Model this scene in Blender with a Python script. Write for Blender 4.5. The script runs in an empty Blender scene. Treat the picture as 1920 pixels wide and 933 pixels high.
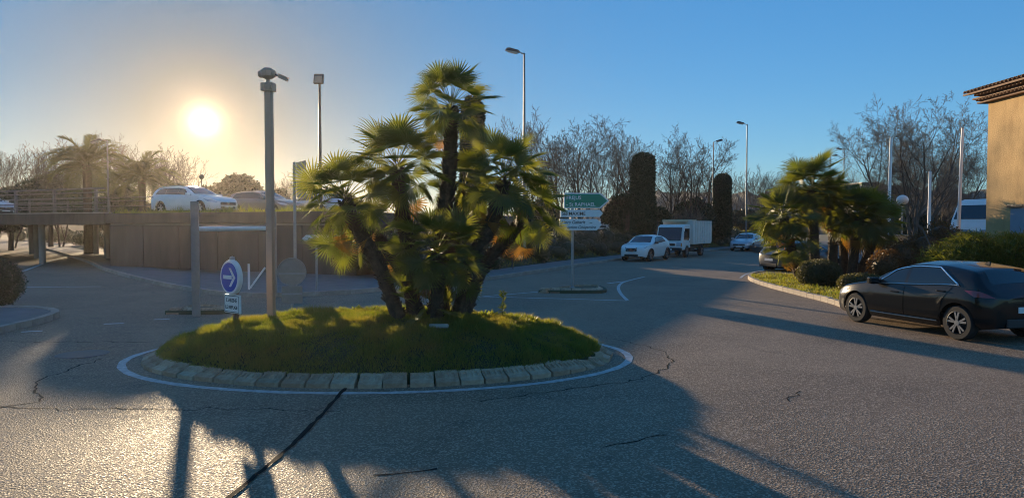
import bpy, bmesh, math, random
import numpy as np
from mathutils import Vector, Matrix

R = math.radians
sc = bpy.context.scene
col = sc.collection
rng = random.Random(7)
nrng = np.random.default_rng(7)

# ------------------------------------------------------------------ camera
CAM_H, FOC, HZ = 2.15, 1321.0, 422.0
PITCH = math.atan((466.5 - HZ) / FOC)
cam_d = bpy.data.cameras.new('camera')
cam_d.sensor_width = 36.0
cam_d.lens = 36.0 * FOC / 1920.0
cam_d.clip_start = 0.05
cam_d.clip_end = 6000.0
cam = bpy.data.objects.new('camera', cam_d)
cam.location = (0, 0, CAM_H)
cam.rotation_euler = (math.pi / 2 - PITCH, 0, 0)
col.objects.link(cam)
sc.camera = cam

def ray(px, py):
    x, y, z = (px - 960.0), FOC, (466.5 - py)
    c, s = math.cos(PITCH), math.sin(PITCH)
    return Vector((x, y * c + z * s, z * c - y * s))

def G(px, py, z=0.0):
    d = ray(px, py)
    t = (z - CAM_H) / d.z
    return Vector((d.x * t, d.y * t, z))

def AT(px, py, Y):
    d = ray(px, py)
    t = Y / d.y
    return Vector((d.x * t, Y, CAM_H + d.z * t))

# ------------------------------------------------------------------ sun and sky
sd = ray(382, 228).normalized()
SUN_EL = math.asin(sd.z)
SUN_AZ = math.atan2(sd.x, sd.y)          # clockwise from +Y
world = bpy.data.worlds.new('World')
sc.world = world
world.use_nodes = True
wn, wl = world.node_tree.nodes, world.node_tree.links
wn.clear()
w_out = wn.new('ShaderNodeOutputWorld')
w_sky = wn.new('ShaderNodeTexSky')
w_sky.sky_type = 'NISHITA'
w_sky.sun_disc = False
w_sky.sun_elevation = SUN_EL
w_sky.sun_rotation = SUN_AZ
w_sky.altitude = 20
w_sky.air_density = 1.0
w_sky.dust_density = 0.0
w_sky.ozone_density = 3.0
w_bg = wn.new('ShaderNodeBackground')
w_bg.inputs[1].default_value = 0.10
w_gam = wn.new('ShaderNodeGamma'); w_gam.inputs[1].default_value = 0.5
w_hsv = wn.new('ShaderNodeHueSaturation'); w_hsv.inputs['Saturation'].default_value = 1.6; w_hsv.inputs['Value'].default_value = 1.58
wl.new(w_sky.outputs[0], w_gam.inputs[0]); wl.new(w_gam.outputs[0], w_hsv.inputs['Color']); 
# hazy aureole round the sun
tc = wn.new('ShaderNodeTexCoord')
dp = wn.new('ShaderNodeVectorMath'); dp.operation = 'DOT_PRODUCT'
dp.inputs[1].default_value = sd
wl.new(tc.outputs['Generated'], dp.inputs[0])
ac = wn.new('ShaderNodeMath'); ac.operation = 'ARCCOSINE'; ac.use_clamp = False
wl.new(dp.outputs['Value'], ac.inputs[0])
def w_exp(amp, theta):
    m = wn.new('ShaderNodeMath'); m.operation = 'MULTIPLY'; m.inputs[1].default_value = -1.0 / theta
    wl.new(ac.outputs[0], m.inputs[0])
    e = wn.new('ShaderNodeMath'); e.operation = 'EXPONENT'
    wl.new(m.outputs[0], e.inputs[0])
    k = wn.new('ShaderNodeMath'); k.operation = 'MULTIPLY'; k.inputs[1].default_value = amp
    wl.new(e.outputs[0], k.inputs[0])
    return k
g1, g2 = w_exp(5.0, R(0.45)), w_exp(0.55, R(1.9))
# air colour: clear blue away from the sun, dusty and warm towards it
tf = w_exp(1.25, R(17.0)); tf.use_clamp = True
tint = wn.new('ShaderNodeMix'); tint.data_type = 'RGBA'; tint.inputs['A'].default_value = (.68, 1.06, 1.46, 1); tint.inputs['B'].default_value = (.50, .44, .41, 1)
wl.new(tf.outputs[0], tint.inputs['Factor'])
tm = wn.new('ShaderNodeMix'); tm.data_type = 'RGBA'; tm.blend_type = 'MULTIPLY'; tm.inputs['Factor'].default_value = 1.0
wl.new(w_hsv.outputs[0], tm.inputs['A']); wl.new(tint.outputs['Result'], tm.inputs['B']); wl.new(tm.outputs['Result'], w_bg.inputs[0])
def w_em(src, colr):
    b = wn.new('ShaderNodeBackground'); b.inputs[0].default_value = (*colr, 1)
    wl.new(src.outputs[0], b.inputs[1])
    return b
a1 = wn.new('ShaderNodeAddShader'); a2 = wn.new('ShaderNodeAddShader')
wl.new(w_bg.outputs[0], a1.inputs[0]); wl.new(w_em(g1, (1.0, .74, .40)).outputs[0], a1.inputs[1])
wl.new(a1.outputs[0], a2.inputs[0]); wl.new(w_em(g2, (1.0, .58, .24)).outputs[0], a2.inputs[1])
wl.new(a2.outputs[0], w_out.inputs[0])

sun_d = bpy.data.lights.new('sun', 'SUN')
sun_d.energy = 5.0
sun_d.angle = R(0.6)
sun_d.color = (1.0, .76, .48)
sun_o = bpy.data.objects.new('sun', sun_d)
sun_o.rotation_euler = sd.to_track_quat('Z', 'Y').to_euler()
sun_o.location = (-20, 40, 30)
col.objects.link(sun_o)

sc.view_settings.view_transform = 'Standard'
sc.view_settings.look = 'None'
sc.view_settings.exposure = 0.75
sc.view_settings.gamma = 1.0
sc.render.engine = 'CYCLES'
sc.cycles.use_denoising = True
sc.cycles.denoising_prefilter = 'ACCURATE'
sc.cycles.filter_width = 1.0
sc.cycles.use_adaptive_sampling = False
sc.cycles.max_bounces = 6
sc.cycles.transparent_max_bounces = 6
sc.cycles.caustics_reflective = False
sc.cycles.caustics_refractive = False
sc.cycles.sample_clamp_indirect = 4.0

# ------------------------------------------------------------------ materials
MATS = {}
def new_mat(name):
    m = bpy.data.materials.new(name); m.use_nodes = True
    MATS[name] = m
    return m, m.node_tree.nodes, m.node_tree.links, m.node_tree.nodes['Principled BSDF']

def lin(c):
    return tuple(((v / 12.92) if v <= .04045 else ((v + .055) / 1.055) ** 2.4) for v in c)

def pm(name, c1, c2=None, rough=.6, metal=0.0, scale=4.0, bump=0.0, bscale=None, coat=0.0, spec=.5, detail=6, per=None, rvar=0.0, streak=0.0):
    """Plain surface: two base colours mixed by noise, with optional fine relief."""
    m, n, l, b = new_mat(name)
    b.inputs['Roughness'].default_value = rough
    b.inputs['Metallic'].default_value = metal
    b.inputs['Specular IOR Level'].default_value = spec
    b.inputs['Coat Weight'].default_value = coat
    b.inputs['Coat Roughness'].default_value = .04
    b.inputs['Base Color'].default_value = (*c1, 1)
    t = n.new('ShaderNodeTexCoord')
    if c2 is not None:
        nz = n.new('ShaderNodeTexNoise'); nz.inputs['Scale'].default_value = scale; nz.inputs['Detail'].default_value = detail
        nz.inputs['Roughness'].default_value = .65
        if streak:
            mp = n.new('ShaderNodeMapping'); mp.inputs['Scale'].default_value = (1, 1, streak)
            l.new(t.outputs['Object'], mp.inputs['Vector']); l.new(mp.outputs[0], nz.inputs['Vector'])
        else:
            l.new(t.outputs['Object'], nz.inputs['Vector'])
        mr = n.new('ShaderNodeMapRange'); mr.inputs['From Min'].default_value = .32; mr.inputs['From Max'].default_value = .68
        l.new(nz.outputs['Fac'], mr.inputs['Value'])
        mx = n.new('ShaderNodeMix'); mx.data_type = 'RGBA'
        mx.inputs['A'].default_value = (*c1, 1); mx.inputs['B'].default_value = (*c2, 1)
        if per:      # random per object shifts the mix
            oi = n.new('ShaderNodeObjectInfo')
            ad = n.new('ShaderNodeMath'); ad.operation = 'MULTIPLY_ADD'; ad.inputs[1].default_value = per; ad.use_clamp = True
            sb = n.new('ShaderNodeMath'); sb.operation = 'SUBTRACT'; sb.inputs[1].default_value = .5
            l.new(oi.outputs['Random'], sb.inputs[0]); l.new(sb.outputs[0], ad.inputs[0]); l.new(mr.outputs[0], ad.inputs[2])
            l.new(ad.outputs[0], mx.inputs['Factor'])
        else:
            l.new(mr.outputs[0], mx.inputs['Factor'])
        l.new(mx.outputs['Result'], b.inputs['Base Color'])
        if rvar:
            rr = n.new('ShaderNodeMapRange'); rr.inputs['To Min'].default_value = rough - rvar; rr.inputs['To Max'].default_value = rough + rvar
            l.new(nz.outputs['Fac'], rr.inputs['Value']); l.new(rr.outputs[0], b.inputs['Roughness'])
    if bump:
        nb = n.new('ShaderNodeTexNoise'); nb.inputs['Scale'].default_value = bscale or scale * 6; nb.inputs['Detail'].default_value = 5
        l.new(t.outputs['Object'], nb.inputs['Vector'])
        bp = n.new('ShaderNodeBump'); bp.inputs['Strength'].default_value = bump; bp.inputs['Distance'].default_value = .02
        l.new(nb.outputs['Fac'], bp.inputs['Height']); l.new(bp.outputs[0], b.inputs['Normal'])
    return m

def leaf_mat(name, c1, c2, trans=.45, tcol=None, rough=.5, per_obj=False):
    """Leaf: diffuse and gloss in front, light let through from behind, varied leaf by leaf."""
    m, n, l, b = new_mat(name)
    src = n.new('ShaderNodeNewGeometry').outputs['Random Per Island'] if not per_obj else n.new('ShaderNodeObjectInfo').outputs['Random']
    mx = n.new('ShaderNodeMix'); mx.data_type = 'RGBA'
    mx.inputs['A'].default_value = (*c1, 1); mx.inputs['B'].default_value = (*c2, 1)
    l.new(src, mx.inputs['Factor'])
    l.new(mx.outputs['Result'], b.inputs['Base Color'])
    b.inputs['Roughness'].default_value = rough
    tr = n.new('ShaderNodeBsdfTranslucent')
    hs = n.new('ShaderNodeMix'); hs.data_type = 'RGBA'; hs.blend_type = 'MULTIPLY'; hs.inputs['Factor'].default_value = 1.0
    hs.inputs['B'].default_value = (*(tcol or (2.4, 2.0, .6)), 1)
    l.new(mx.outputs['Result'], hs.inputs['A']); l.new(hs.outputs['Result'], tr.inputs['Color'])
    ms = n.new('ShaderNodeMixShader'); ms.inputs[0].default_value = trans
    l.new(b.outputs[0], ms.inputs[1]); l.new(tr.outputs[0], ms.inputs[2])
    l.new(ms.outputs[0], n['Material Output'].inputs['Surface'])
    return m

def grass_mat(name, c1, c2, c3, trans, tcol):
    m = leaf_mat(name, c1, c2, trans, tcol); n, l = m.node_tree.nodes, m.node_tree.links
    t = n.new('ShaderNodeTexCoord'); nz = n.new('ShaderNodeTexNoise'); nz.inputs['Scale'].default_value = 1.7; nz.inputs['Detail'].default_value = 5
    l.new(t.outputs['Object'], nz.inputs['Vector'])
    mr = n.new('ShaderNodeMapRange'); mr.inputs['From Min'].default_value = .42; mr.inputs['From Max'].default_value = .66; mr.inputs['To Max'].default_value = .6
    l.new(nz.outputs['Fac'], mr.inputs['Value'])
    first = [x for x in n if x.type == 'MIX' and x.blend_type == 'MIX'][0]; outs = [k.to_socket for k in first.outputs['Result'].links]
    mx = n.new('ShaderNodeMix'); mx.data_type = 'RGBA'; mx.inputs['B'].default_value = (*c3, 1)
    l.new(mr.outputs[0], mx.inputs['Factor']); l.new(first.outputs['Result'], mx.inputs['A'])
    for o in outs: l.new(mx.outputs['Result'], o)
    return m

def asphalt_mat(name, dark, light, specks):
    m, n, l, b = new_mat(name)
    t = n.new('ShaderNodeTexCoord')
    big = n.new('ShaderNodeTexNoise'); big.inputs['Scale'].default_value = .28; big.inputs['Distortion'].default_value = 1.2; big.inputs['Detail'].default_value = 8; big.inputs['Roughness'].default_value = .6
    l.new(t.outputs['Object'], big.inputs['Vector'])
    vor = n.new('ShaderNodeTexVoronoi'); vor.inputs['Scale'].default_value = 58
    l.new(t.outputs['Object'], vor.inputs['Vector'])
    mr = n.new('ShaderNodeMapRange'); mr.inputs['From Min'].default_value = .3; mr.inputs['From Max'].default_value = .7
    l.new(big.outputs['Fac'], mr.inputs['Value'])
    mx = n.new('ShaderNodeMix'); mx.data_type = 'RGBA'
    mx.inputs['A'].default_value = (*dark, 1); mx.inputs['B'].default_value = (*light, 1)
    l.new(mr.outputs[0], mx.inputs['Factor'])
    st = n.new('ShaderNodeTexNoise'); st.inputs['Scale'].default_value = .9; st.inputs['Detail'].default_value = 9; st.inputs['Roughness'].default_value = .7; st.inputs['Distortion'].default_value = .8
    l.new(t.outputs['Object'], st.inputs['Vector'])
    sm = n.new('ShaderNodeMapRange'); sm.inputs['From Min'].default_value = .56; sm.inputs['From Max'].default_value = .70; sm.inputs['To Max'].default_value = .55
    l.new(st.outputs['Fac'], sm.inputs['Value'])
    m0 = n.new('ShaderNodeMix'); m0.data_type = 'RGBA'; m0.inputs['B'].default_value = (.045, .038, .032, 1)
    l.new(sm.outputs[0], m0.inputs['Factor']); l.new(mx.outputs['Result'], m0.inputs['A'])
    # pale stone chips of the wearing course
    wn_ = n.new('ShaderNodeTexWhiteNoise')
    l.new(vor.outputs['Position'], wn_.inputs['Vector'])
    cp = n.new('ShaderNodeMapRange'); cp.inputs['From Min'].default_value = .55; cp.inputs['From Max'].default_value = 1.0; cp.inputs['To Max'].default_value = .75
    l.new(wn_.outputs['Value'], cp.inputs['Value'])
    m2 = n.new('ShaderNodeMix'); m2.data_type = 'RGBA'
    m2.inputs['B'].default_value = (*specks, 1)
    l.new(cp.outputs[0], m2.inputs['Factor']); l.new(m0.outputs['Result'], m2.inputs['A'])
    l.new(m2.outputs['Result'], b.inputs['Base Color'])
    rr = n.new('ShaderNodeMapRange'); rr.inputs['To Min'].default_value = .55; rr.inputs['To Max'].default_value = .85
    l.new(wn_.outputs['Value'], rr.inputs['Value']); l.new(rr.outputs[0], b.inputs['Roughness'])
    b.inputs['Specular IOR Level'].default_value = .22
    bp = n.new('ShaderNodeBump'); bp.inputs['Strength'].default_value = .7; bp.inputs['Distance'].default_value = .008
    l.new(vor.outputs['Distance'], bp.inputs['Height'])
    bp2 = n.new('ShaderNodeBump'); bp2.inputs['Strength'].default_value = .25; bp2.inputs['Distance'].default_value = .03
    nb = n.new('ShaderNodeTexNoise'); nb.inputs['Scale'].default_value = .8; nb.inputs['Detail'].default_value = 4
    l.new(t.outputs['Object'], nb.inputs['Vector']); l.new(nb.outputs['Fac'], bp2.inputs['Height'])
    l.new(bp2.outputs[0], bp.inputs['Normal']); l.new(bp.outputs[0], b.inputs['Normal'])
    return m

asphalt_mat('asphalt', (.135, .092, .058), (.245, .172, .110), (.54, .42, .31))
asphalt_mat('asphalt_old', (.06, .055, .05), (.09, .083, .075), (.2, .185, .165))
pm('paint_line', (.62, .62, .60), (.30, .30, .29), .55, scale=9, bump=.3, bscale=70)
pm('tar', (.012, .012, .012), (.02, .02, .02), .9, scale=8, spec=.08)
pm('dirt', (.10, .085, .055), (.07, .08, .035), .95, scale=1.2, bump=.4)
pm('lawn_soil', (.030, .040, .012), (.055, .05, .02), .95, scale=3, bump=.5)
pm('kerb_stone', (.34, .20, .12), (.56, .40, .27), .85, scale=7, bump=.5, bscale=60, per=.8)
pm('kerb_grey', (.30, .25, .20), (.42, .36, .29), .85, scale=5, bump=.4, bscale=50, per=.6)
pm('paving', (.15, .14, .13), (.21, .195, .18), .85, scale=2, bump=.3, bscale=40)
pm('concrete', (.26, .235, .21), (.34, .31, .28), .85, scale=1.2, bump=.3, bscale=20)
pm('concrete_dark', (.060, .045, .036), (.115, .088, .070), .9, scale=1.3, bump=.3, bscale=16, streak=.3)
pm('galv', (.28, .28, .28), (.36, .36, .35), .45, .55, scale=10, rvar=.08)
pm('grey_paint', (.27, .215, .18), (.33, .27, .23), .5, scale=6)
pm('mast_paint', (.50, .31, .20), (.54, .35, .24), .5, scale=3)
pm('dark_metal', (.045, .047, .05), (.07, .07, .07), .45, .4, scale=8)
pm('rail_paint', (.13, .12, .115), (.18, .165, .155), .6, .2, scale=6)
pm('lamp_paint', (.15, .15, .15), (.20, .20, .20), .5, .3, scale=5)
pm('lamp_lens', (.65, .63, .58), rough=.25)
pm('sign_white', (.86, .83, .79), (.78, .75, .71), .45, scale=6)
pm('sign_green', (.004, .27, .14), (.006, .24, .125), .4, scale=5)
pm('sign_blue', (.025, .06, .42), (.03, .07, .38), .4, scale=5)
pm('sign_black', (.02, .02, .022), rough=.5)
pm('sign_back', (.25, .235, .21), (.31, .29, .26), .5, .5, scale=6)
pm('rust_post', (.16, .085, .065), (.22, .12, .09), .8, scale=14)
pm('cam_body', (.46, .33, .24), (.40, .28, .20), .5, scale=7)
pm('palm_trunk', (.055, .038, .026), (.12, .085, .055), .95, scale=12, bump=.8, bscale=40)
leaf_mat('fan_leaf', (.060, .092, .028), (.115, .140, .048), .46, (2.6, 2.1, .5), per_obj=True)
leaf_mat('fan_leaf_dry', (.20, .12, .035), (.28, .18, .06), .45, (1.8, 1.4, .7), per_obj=True)
leaf_mat('date_leaf', (.035, .05, .018), (.06, .075, .028), .3)
grass_mat('grass', (.075, .120, .028), (.150, .180, .050), (.20, .17, .075), .55, (2.5, 2.1, .55))
leaf_mat('box_leaf', (.040, .050, .018), (.085, .082, .034), .30)
leaf_mat('cypress_leaf', (.014, .036, .016), (.034, .066, .030), .03, (1, 1, 1))
leaf_mat('shrub_leaf', (.020, .034, .014), (.048, .066, .026), .12, (1.6, 1.5, .7))
leaf_mat('olive_leaf', (.06, .066, .028), (.11, .105, .045), .3)
leaf_mat('brown_leaf', (.10, .060, .025), (.17, .105, .04), .35, (1.7, 1.3, .6))
leaf_mat('bamboo_leaf', (.085, .125, .025), (.19, .20, .05), .45, (2.0, 1.7, .6))
leaf_mat('pine_leaf', (.026, .036, .018), (.045, .055, .026), .08, (1.5, 1.4, .7))
pm('bark_bare', (.032, .026, .022), (.06, .05, .042), .95, scale=5)
pm('bark_pale', (.085, .068, .055), (.16, .135, .11), .9, scale=4)
pm('hill', (.030, .038, .026), (.055, .055, .038), .95, scale=.08)
pm('stucco', (.64, .43, .205), (.47, .305, .14), .95, scale=2.2, bump=.6, bscale=26, streak=.35)
pm('stucco_pale', (.60, .48, .30), (.54, .43, .27), .95, scale=2, bump=.4, bscale=30)
pm('roof_tile', (.19, .105, .065), (.30, .19, .12), .9, scale=6, bump=.4, per=1.0)
pm('door_blue', (.32, .36, .43), (.28, .32, .39), .5, scale=4)
pm('dark_void', (.012, .012, .012), rough=.9)
pm('globe', (.75, .72, .66), rough=.25)
pm('tyre', (.015, .015, .015), (.022, .022, .022), .85, scale=20)
pm('alloy', (.45, .45, .46), (.38, .38, .39), .3, .9, scale=9)
pm('alloy_dark', (.035, .035, .038), rough=.35, metal=.6)
pm('glass', (.012, .016, .018), rough=.04, spec=.7, coat=.4)
pm('plastic', (.02, .02, .021), (.028, .028, .028), .6, scale=10)
pm('chrome', (.72, .73, .75), rough=.12, metal=1.0)
pm('car_black', (.003, .003, .0035), rough=.22, coat=.45, spec=.3)
pm('car_white', (.84, .81, .77), (.78, .75, .70), .28, coat=.8, scale=1.5)
pm('car_silver', (.50, .51, .54), (.45, .46, .49), .3, .35, coat=.8, scale=1.5)
pm('car_grey', (.10, .105, .115), rough=.28, metal=.3, coat=.9)
pm('car_blue', (.035, .045, .065), rough=.25, metal=.2, coat=.9)
pm('head_lamp', (.55, .57, .60), rough=.08, metal=.3, coat=1.0)
pm('tail_lamp', (.22, .012, .012), rough=.12, coat=1.0)
pm('orange_lamp', (.60, .20, .02), rough=.2, coat=.6)
pm('plate', (.72, .72, .70), rough=.45)
pm('truck_white', (.82, .79, .74), (.72, .69, .64), .45, scale=2.5)
pm('truck_body', (.76, .71, .64), (.62, .57, .50), .6, scale=2.0, bump=.15)
pm('stone', (.30, .26, .22), (.4, .36, .3), .9, scale=9, bump=.5)

# ------------------------------------------------------------------ helpers
def meta(o, label=None, cat=None, group=None, kind=None):
    if label: o['label'] = label
    if cat: o['category'] = cat
    if group: o['group'] = group
    if kind: o['kind'] = kind
    return o

def link(name, me, parent=None, loc=None, rot=None, scl=None):
    o = bpy.data.objects.new(name, me); col.objects.link(o)
    if parent is not None: o.parent = parent
    if loc is not None: o.location = loc
    if rot is not None: o.rotation_euler = rot
    if scl is not None: o.scale = scl
    return o

def empty(name, loc, rz=0.0, **k):
    o = bpy.data.objects.new(name, None); col.objects.link(o)
    o.empty_display_size = .2
    o.location = loc; o.rotation_euler = (0, 0, rz)
    return meta(o, **k)

def np_mesh(name, verts, faces, mat, smooth=False):
    """faces: (n,k) int array or list of lists."""
    me = bpy.data.meshes.new(name)
    if isinstance(faces, np.ndarray):
        n, k = faces.shape
        me.vertices.add(len(verts)); me.vertices.foreach_set('co', np.asarray(verts, dtype=np.float32).ravel())
        me.loops.add(n * k); me.loops.foreach_set('vertex_index', faces.astype(np.int32).ravel())
        me.polygons.add(n); me.polygons.foreach_set('loop_start', np.arange(0, n * k, k, dtype=np.int32))
        me.update(calc_edges=True)
    else:
        me.from_pydata([tuple(v) for v in verts], [], faces); me.update()
    if mat: me.materials.append(MATS[mat])
    if smooth: me.polygons.foreach_set('use_smooth', [True] * len(me.polygons))
    return me

class MB:
    def __init__(s): s.v = []; s.f = []
    def add(s, vs, fs):
        o = len(s.v); s.v += [tuple(v) for v in vs]; s.f += [[i + o for i in f] for f in fs]; return s
    def box(s, c, d, rz=0.0, rx=0.0, ry=0.0):
        m = Matrix.Rotation(rz, 3, 'Z') @ Matrix.Rotation(ry, 3, 'Y') @ Matrix.Rotation(rx, 3, 'X')
        c = Vector(c); vs = []
        for k in (-1, 1):
            for j in (-1, 1):
                for i in (-1, 1):
                    vs.append(c + m @ Vector((i * d[0] / 2, j * d[1] / 2, k * d[2] / 2)))
        return s.add(vs, [[0, 2, 3, 1], [4, 5, 7, 6], [0, 1, 5, 4], [2, 6, 7, 3], [0, 4, 6, 2], [1, 3, 7, 5]])
    def tube(s, pts, rad, n=8, cap=True):
        pts = [Vector(p) for p in pts]
        if not hasattr(rad, '__len__'): rad = [rad] * len(pts)
        o = len(s.v); up = None
        for i, p in enumerate(pts):
            t = (pts[min(i + 1, len(pts) - 1)] - pts[max(i - 1, 0)]).normalized()
            if up is None:
                up = Vector((0, 0, 1)) if abs(t.z) < .9 else Vector((1, 0, 0))
            a = t.cross(up)
            if a.length < 1e-4: a = t.orthogonal()
            a.normalize(); b = a.cross(t).normalized(); up = b
            for k in range(n):
                g = 2 * math.pi * k / n + math.pi / n
                s.v.append(tuple(p + (a * math.cos(g) + b * math.sin(g)) * rad[i]))
        for i in range(len(pts) - 1):
            for k in range(n):
                s.f.append([o + i * n + k, o + i * n + (k + 1) % n, o + (i + 1) * n + (k + 1) % n, o + (i + 1) * n + k])
        if cap:
            s.f.append([o + k for k in range(n)][::-1]); q = o + (len(pts) - 1) * n
            s.f.append([q + k for k in range(n)])
        return s
    def lathe(s, prof, n=16, c=(0, 0, 0), axis='Z', cap=True):
        o = len(s.v)
        for r, h in prof:
            for k in range(n):
                g = 2 * math.pi * k / n
                p = (r * math.cos(g), r * math.sin(g), h)
                if axis == 'Y': p = (p[0], p[2], p[1])
                if axis == 'X': p = (p[2], p[0], p[1])
                s.v.append((p[0] + c[0], p[1] + c[1], p[2] + c[2]))
        for i in range(len(prof) - 1):
            for k in range(n):
                s.f.append([o + i * n + k, o + i * n + (k + 1) % n, o + (i + 1) * n + (k + 1) % n, o + (i + 1) * n + k])
        if not cap: return s
        if prof[0][0] > 1e-6: s.f.append([o + k for k in range(n)][::-1])
        q = o + (len(prof) - 1) * n
        if prof[-1][0] > 1e-6: s.f.append([q + k for k in range(n)])
        return s
    def prism(s, poly, depth, m=Matrix.Identity(4)):
        """poly in local XZ, extruded along local +Y by depth, then transformed."""
        n = len(poly)
        vs = [m @ Vector((x, 0, z)) for x, z in poly] + [m @ Vector((x, depth, z)) for x, z in poly]
        fs = [list(range(n)), list(range(n, 2 * n))[::-1]]
        for i in range(n): fs.append([i, i + n, (i + 1) % n + n, (i + 1) % n])
        return s.add(vs, fs)
    def slab(s, poly, z0, z1):
        """poly in XY (any winding), closed slab from z0 to z1."""
        n = len(poly)
        vs = [(p[0], p[1], z0) for p in poly] + [(p[0], p[1], z1) for p in poly]
        fs = [list(range(n))[::-1], list(range(n, 2 * n))]
        for i in range(n): fs.append([i, (i + 1) % n, (i + 1) % n + n, i + n])
        return s.add(vs, fs)
    def mesh(s, name, mat, smooth=False, fix=True):
        me = np_mesh(name, s.v, s.f, mat)
        if fix:
            bm = bmesh.new(); bm.from_mesh(me); bmesh.ops.recalc_face_normals(bm, faces=bm.faces[:]); bm.to_mesh(me); bm.free()
        if smooth:
            me.polygons.foreach_set('use_smooth', [True] * len(me.polygons))
            me.set_sharp_from_angle(angle=R(38))
        return me
    def build(s, name, mat, parent=None, smooth=False, bevel=0.0, **k):
        o = link(name, s.mesh(name, mat, smooth), parent)
        if bevel:
            b = o.modifiers.new('bevel', 'BEVEL'); b.width = bevel; b.segments = 2; b.limit_method = 'ANGLE'; b.angle_limit = R(40)
        return meta(o, **k)

def sheet(name, poly, z, mat, **k):
    me = np_mesh(name, [(p[0], p[1], z) for p in poly], [list(range(len(poly)))], mat)
    if me.polygons[0].normal.z < 0: me.flip_normals()
    return meta(link(name, me), **k)

def ribbon(pts, w, z):
    """flat strip along pts; w a width or a list of widths."""
    v, f = [], []
    pts = [Vector((p[0], p[1], 0)) for p in pts]
    for i, p in enumerate(pts):
        t = (pts[min(i + 1, len(pts) - 1)] - pts[max(i - 1, 0)]).normalized()
        n = Vector((-t.y, t.x, 0)); ww = w[i] if hasattr(w, '__len__') else w
        v += [(p.x - n.x * ww / 2, p.y - n.y * ww / 2, z), (p.x + n.x * ww / 2, p.y + n.y * ww / 2, z)]
        if i: f.append([2 * i - 2, 2 * i, 2 * i + 1, 2 * i - 1])
    return v, f

def strip(name, pts, w, z, mat, **k):
    v, f = ribbon(pts, w, z)
    me = np_mesh(name, v, f, mat)
    if me.polygons[0].normal.z < 0: me.flip_normals()
    return meta(link(name, me), **k)

def smooth_path(pts, n=8):
    pts = [np.array(p, float) for p in pts]; out = []
    for i in range(len(pts) - 1):
        p0, p1, p2, p3 = pts[max(i - 1, 0)], pts[i], pts[i + 1], pts[min(i + 2, len(pts) - 1)]
        for k in range(n):
            t = k / n
            out.append(.5 * ((2 * p1) + (-p0 + p2) * t + (2 * p0 - 5 * p1 + 4 * p2 - p3) * t * t + (-p0 + 3 * p1 - 3 * p2 + p3) * t ** 3))
    out.append(pts[-1]); return out

def resample(pts, step):
    pts = [np.array(p, float) for p in pts]
    d = [0]
    for a, b in zip(pts, pts[1:]): d.append(d[-1] + np.linalg.norm(b - a))
    n = max(2, int(round(d[-1] / step)) + 1); out = []
    for s in np.linspace(0, d[-1], n):
        i = min(max(np.searchsorted(d, s) - 1, 0), len(pts) - 2)
        t = (s - d[i]) / max(d[i + 1] - d[i], 1e-9); out.append(pts[i] * (1 - t) + pts[i + 1] * t)
    return out

def offset_path(pts, d):
    out = []
    for i, p in enumerate(pts):
        t = np.array(pts[min(i + 1, len(pts) - 1)][:2]) - np.array(pts[max(i - 1, 0)][:2]); t = t / np.linalg.norm(t)
        out.append(np.array([p[0] - t[1] * d, p[1] + t[0] * d]))
    return out

def text_mesh(txt, size, mat, depth=.0015, shear=0.0):
    cu = bpy.data.curves.new('lettering', 'FONT'); cu.body = txt; cu.size = size; cu.extrude = depth; cu.shear = shear
    cu.offset = size * .012
    o = bpy.data.objects.new('lettering', cu); col.objects.link(o)
    bpy.context.view_layer.update()
    me = bpy.data.meshes.new_from_object(o.evaluated_get(bpy.context.evaluated_depsgraph_get()))
    bpy.data.objects.remove(o); bpy.data.curves.remove(cu)
    me.name = 'lettering'; me.materials.clear(); me.materials.append(MATS[mat])
    return me

def leaf_quads(P, N, size, rg, aspect=.45, out=.5):
    """one rhombic leaf per point; returns verts, faces."""
    n = len(P)
    r = rg.normal(size=(n, 3)); a = r / np.linalg.norm(r, axis=1)[:, None] + N * out
    a /= np.linalg.norm(a, axis=1)[:, None]
    r2 = rg.normal(size=(n, 3)); b = np.cross(a, r2); b /= np.linalg.norm(b, axis=1)[:, None]
    s = (size * rg.uniform(.6, 1.3, n))[:, None]
    v = np.stack([P, P + a * s * .5 + b * s * aspect * .5, P + a * s, P + a * s * .5 - b * s * aspect * .5], 1).reshape(-1, 3)
    return v, np.arange(4 * n).reshape(n, 4)

def blob_points(n, rg, blobs):
    """points with outward normals on a set of ellipsoids (cx,cy,cz,rx,ry,rz), those inside others dropped."""
    B = np.array(blobs, float); ar = (B[:, 3] * B[:, 4] + B[:, 4] * B[:, 5] + B[:, 3] * B[:, 5]); ar /= ar.sum()
    idx = rg.choice(len(B), n, p=ar)
    d = rg.normal(size=(n, 3)); d /= np.linalg.norm(d, axis=1)[:, None]
    rad = rg.uniform(.84, 1.04, n)[:, None]
    P = B[idx, :3] + d * B[idx, 3:] * rad
    keep = np.ones(n, bool)
    for k in range(len(B)):
        q = (P - B[k, :3]) / B[k, 3:]
        keep &= ~((np.sum(q * q, 1) < .62) & (idx != k))
    N = d / B[idx, 3:]; N /= np.linalg.norm(N, axis=1)[:, None]
    return P[keep], N[keep]

def ico(c, r, sub=2):
    bm = bmesh.new(); bmesh.ops.create_icosphere(bm, subdivisions=sub, radius=1.0)
    v = [(c[0] + x.co.x * r[0], c[1] + x.co.y * r[1], c[2] + x.co.z * r[2]) for x in bm.verts]
    f = [[w.index for w in x.verts] for x in bm.faces]; bm.free(); return v, f

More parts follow.
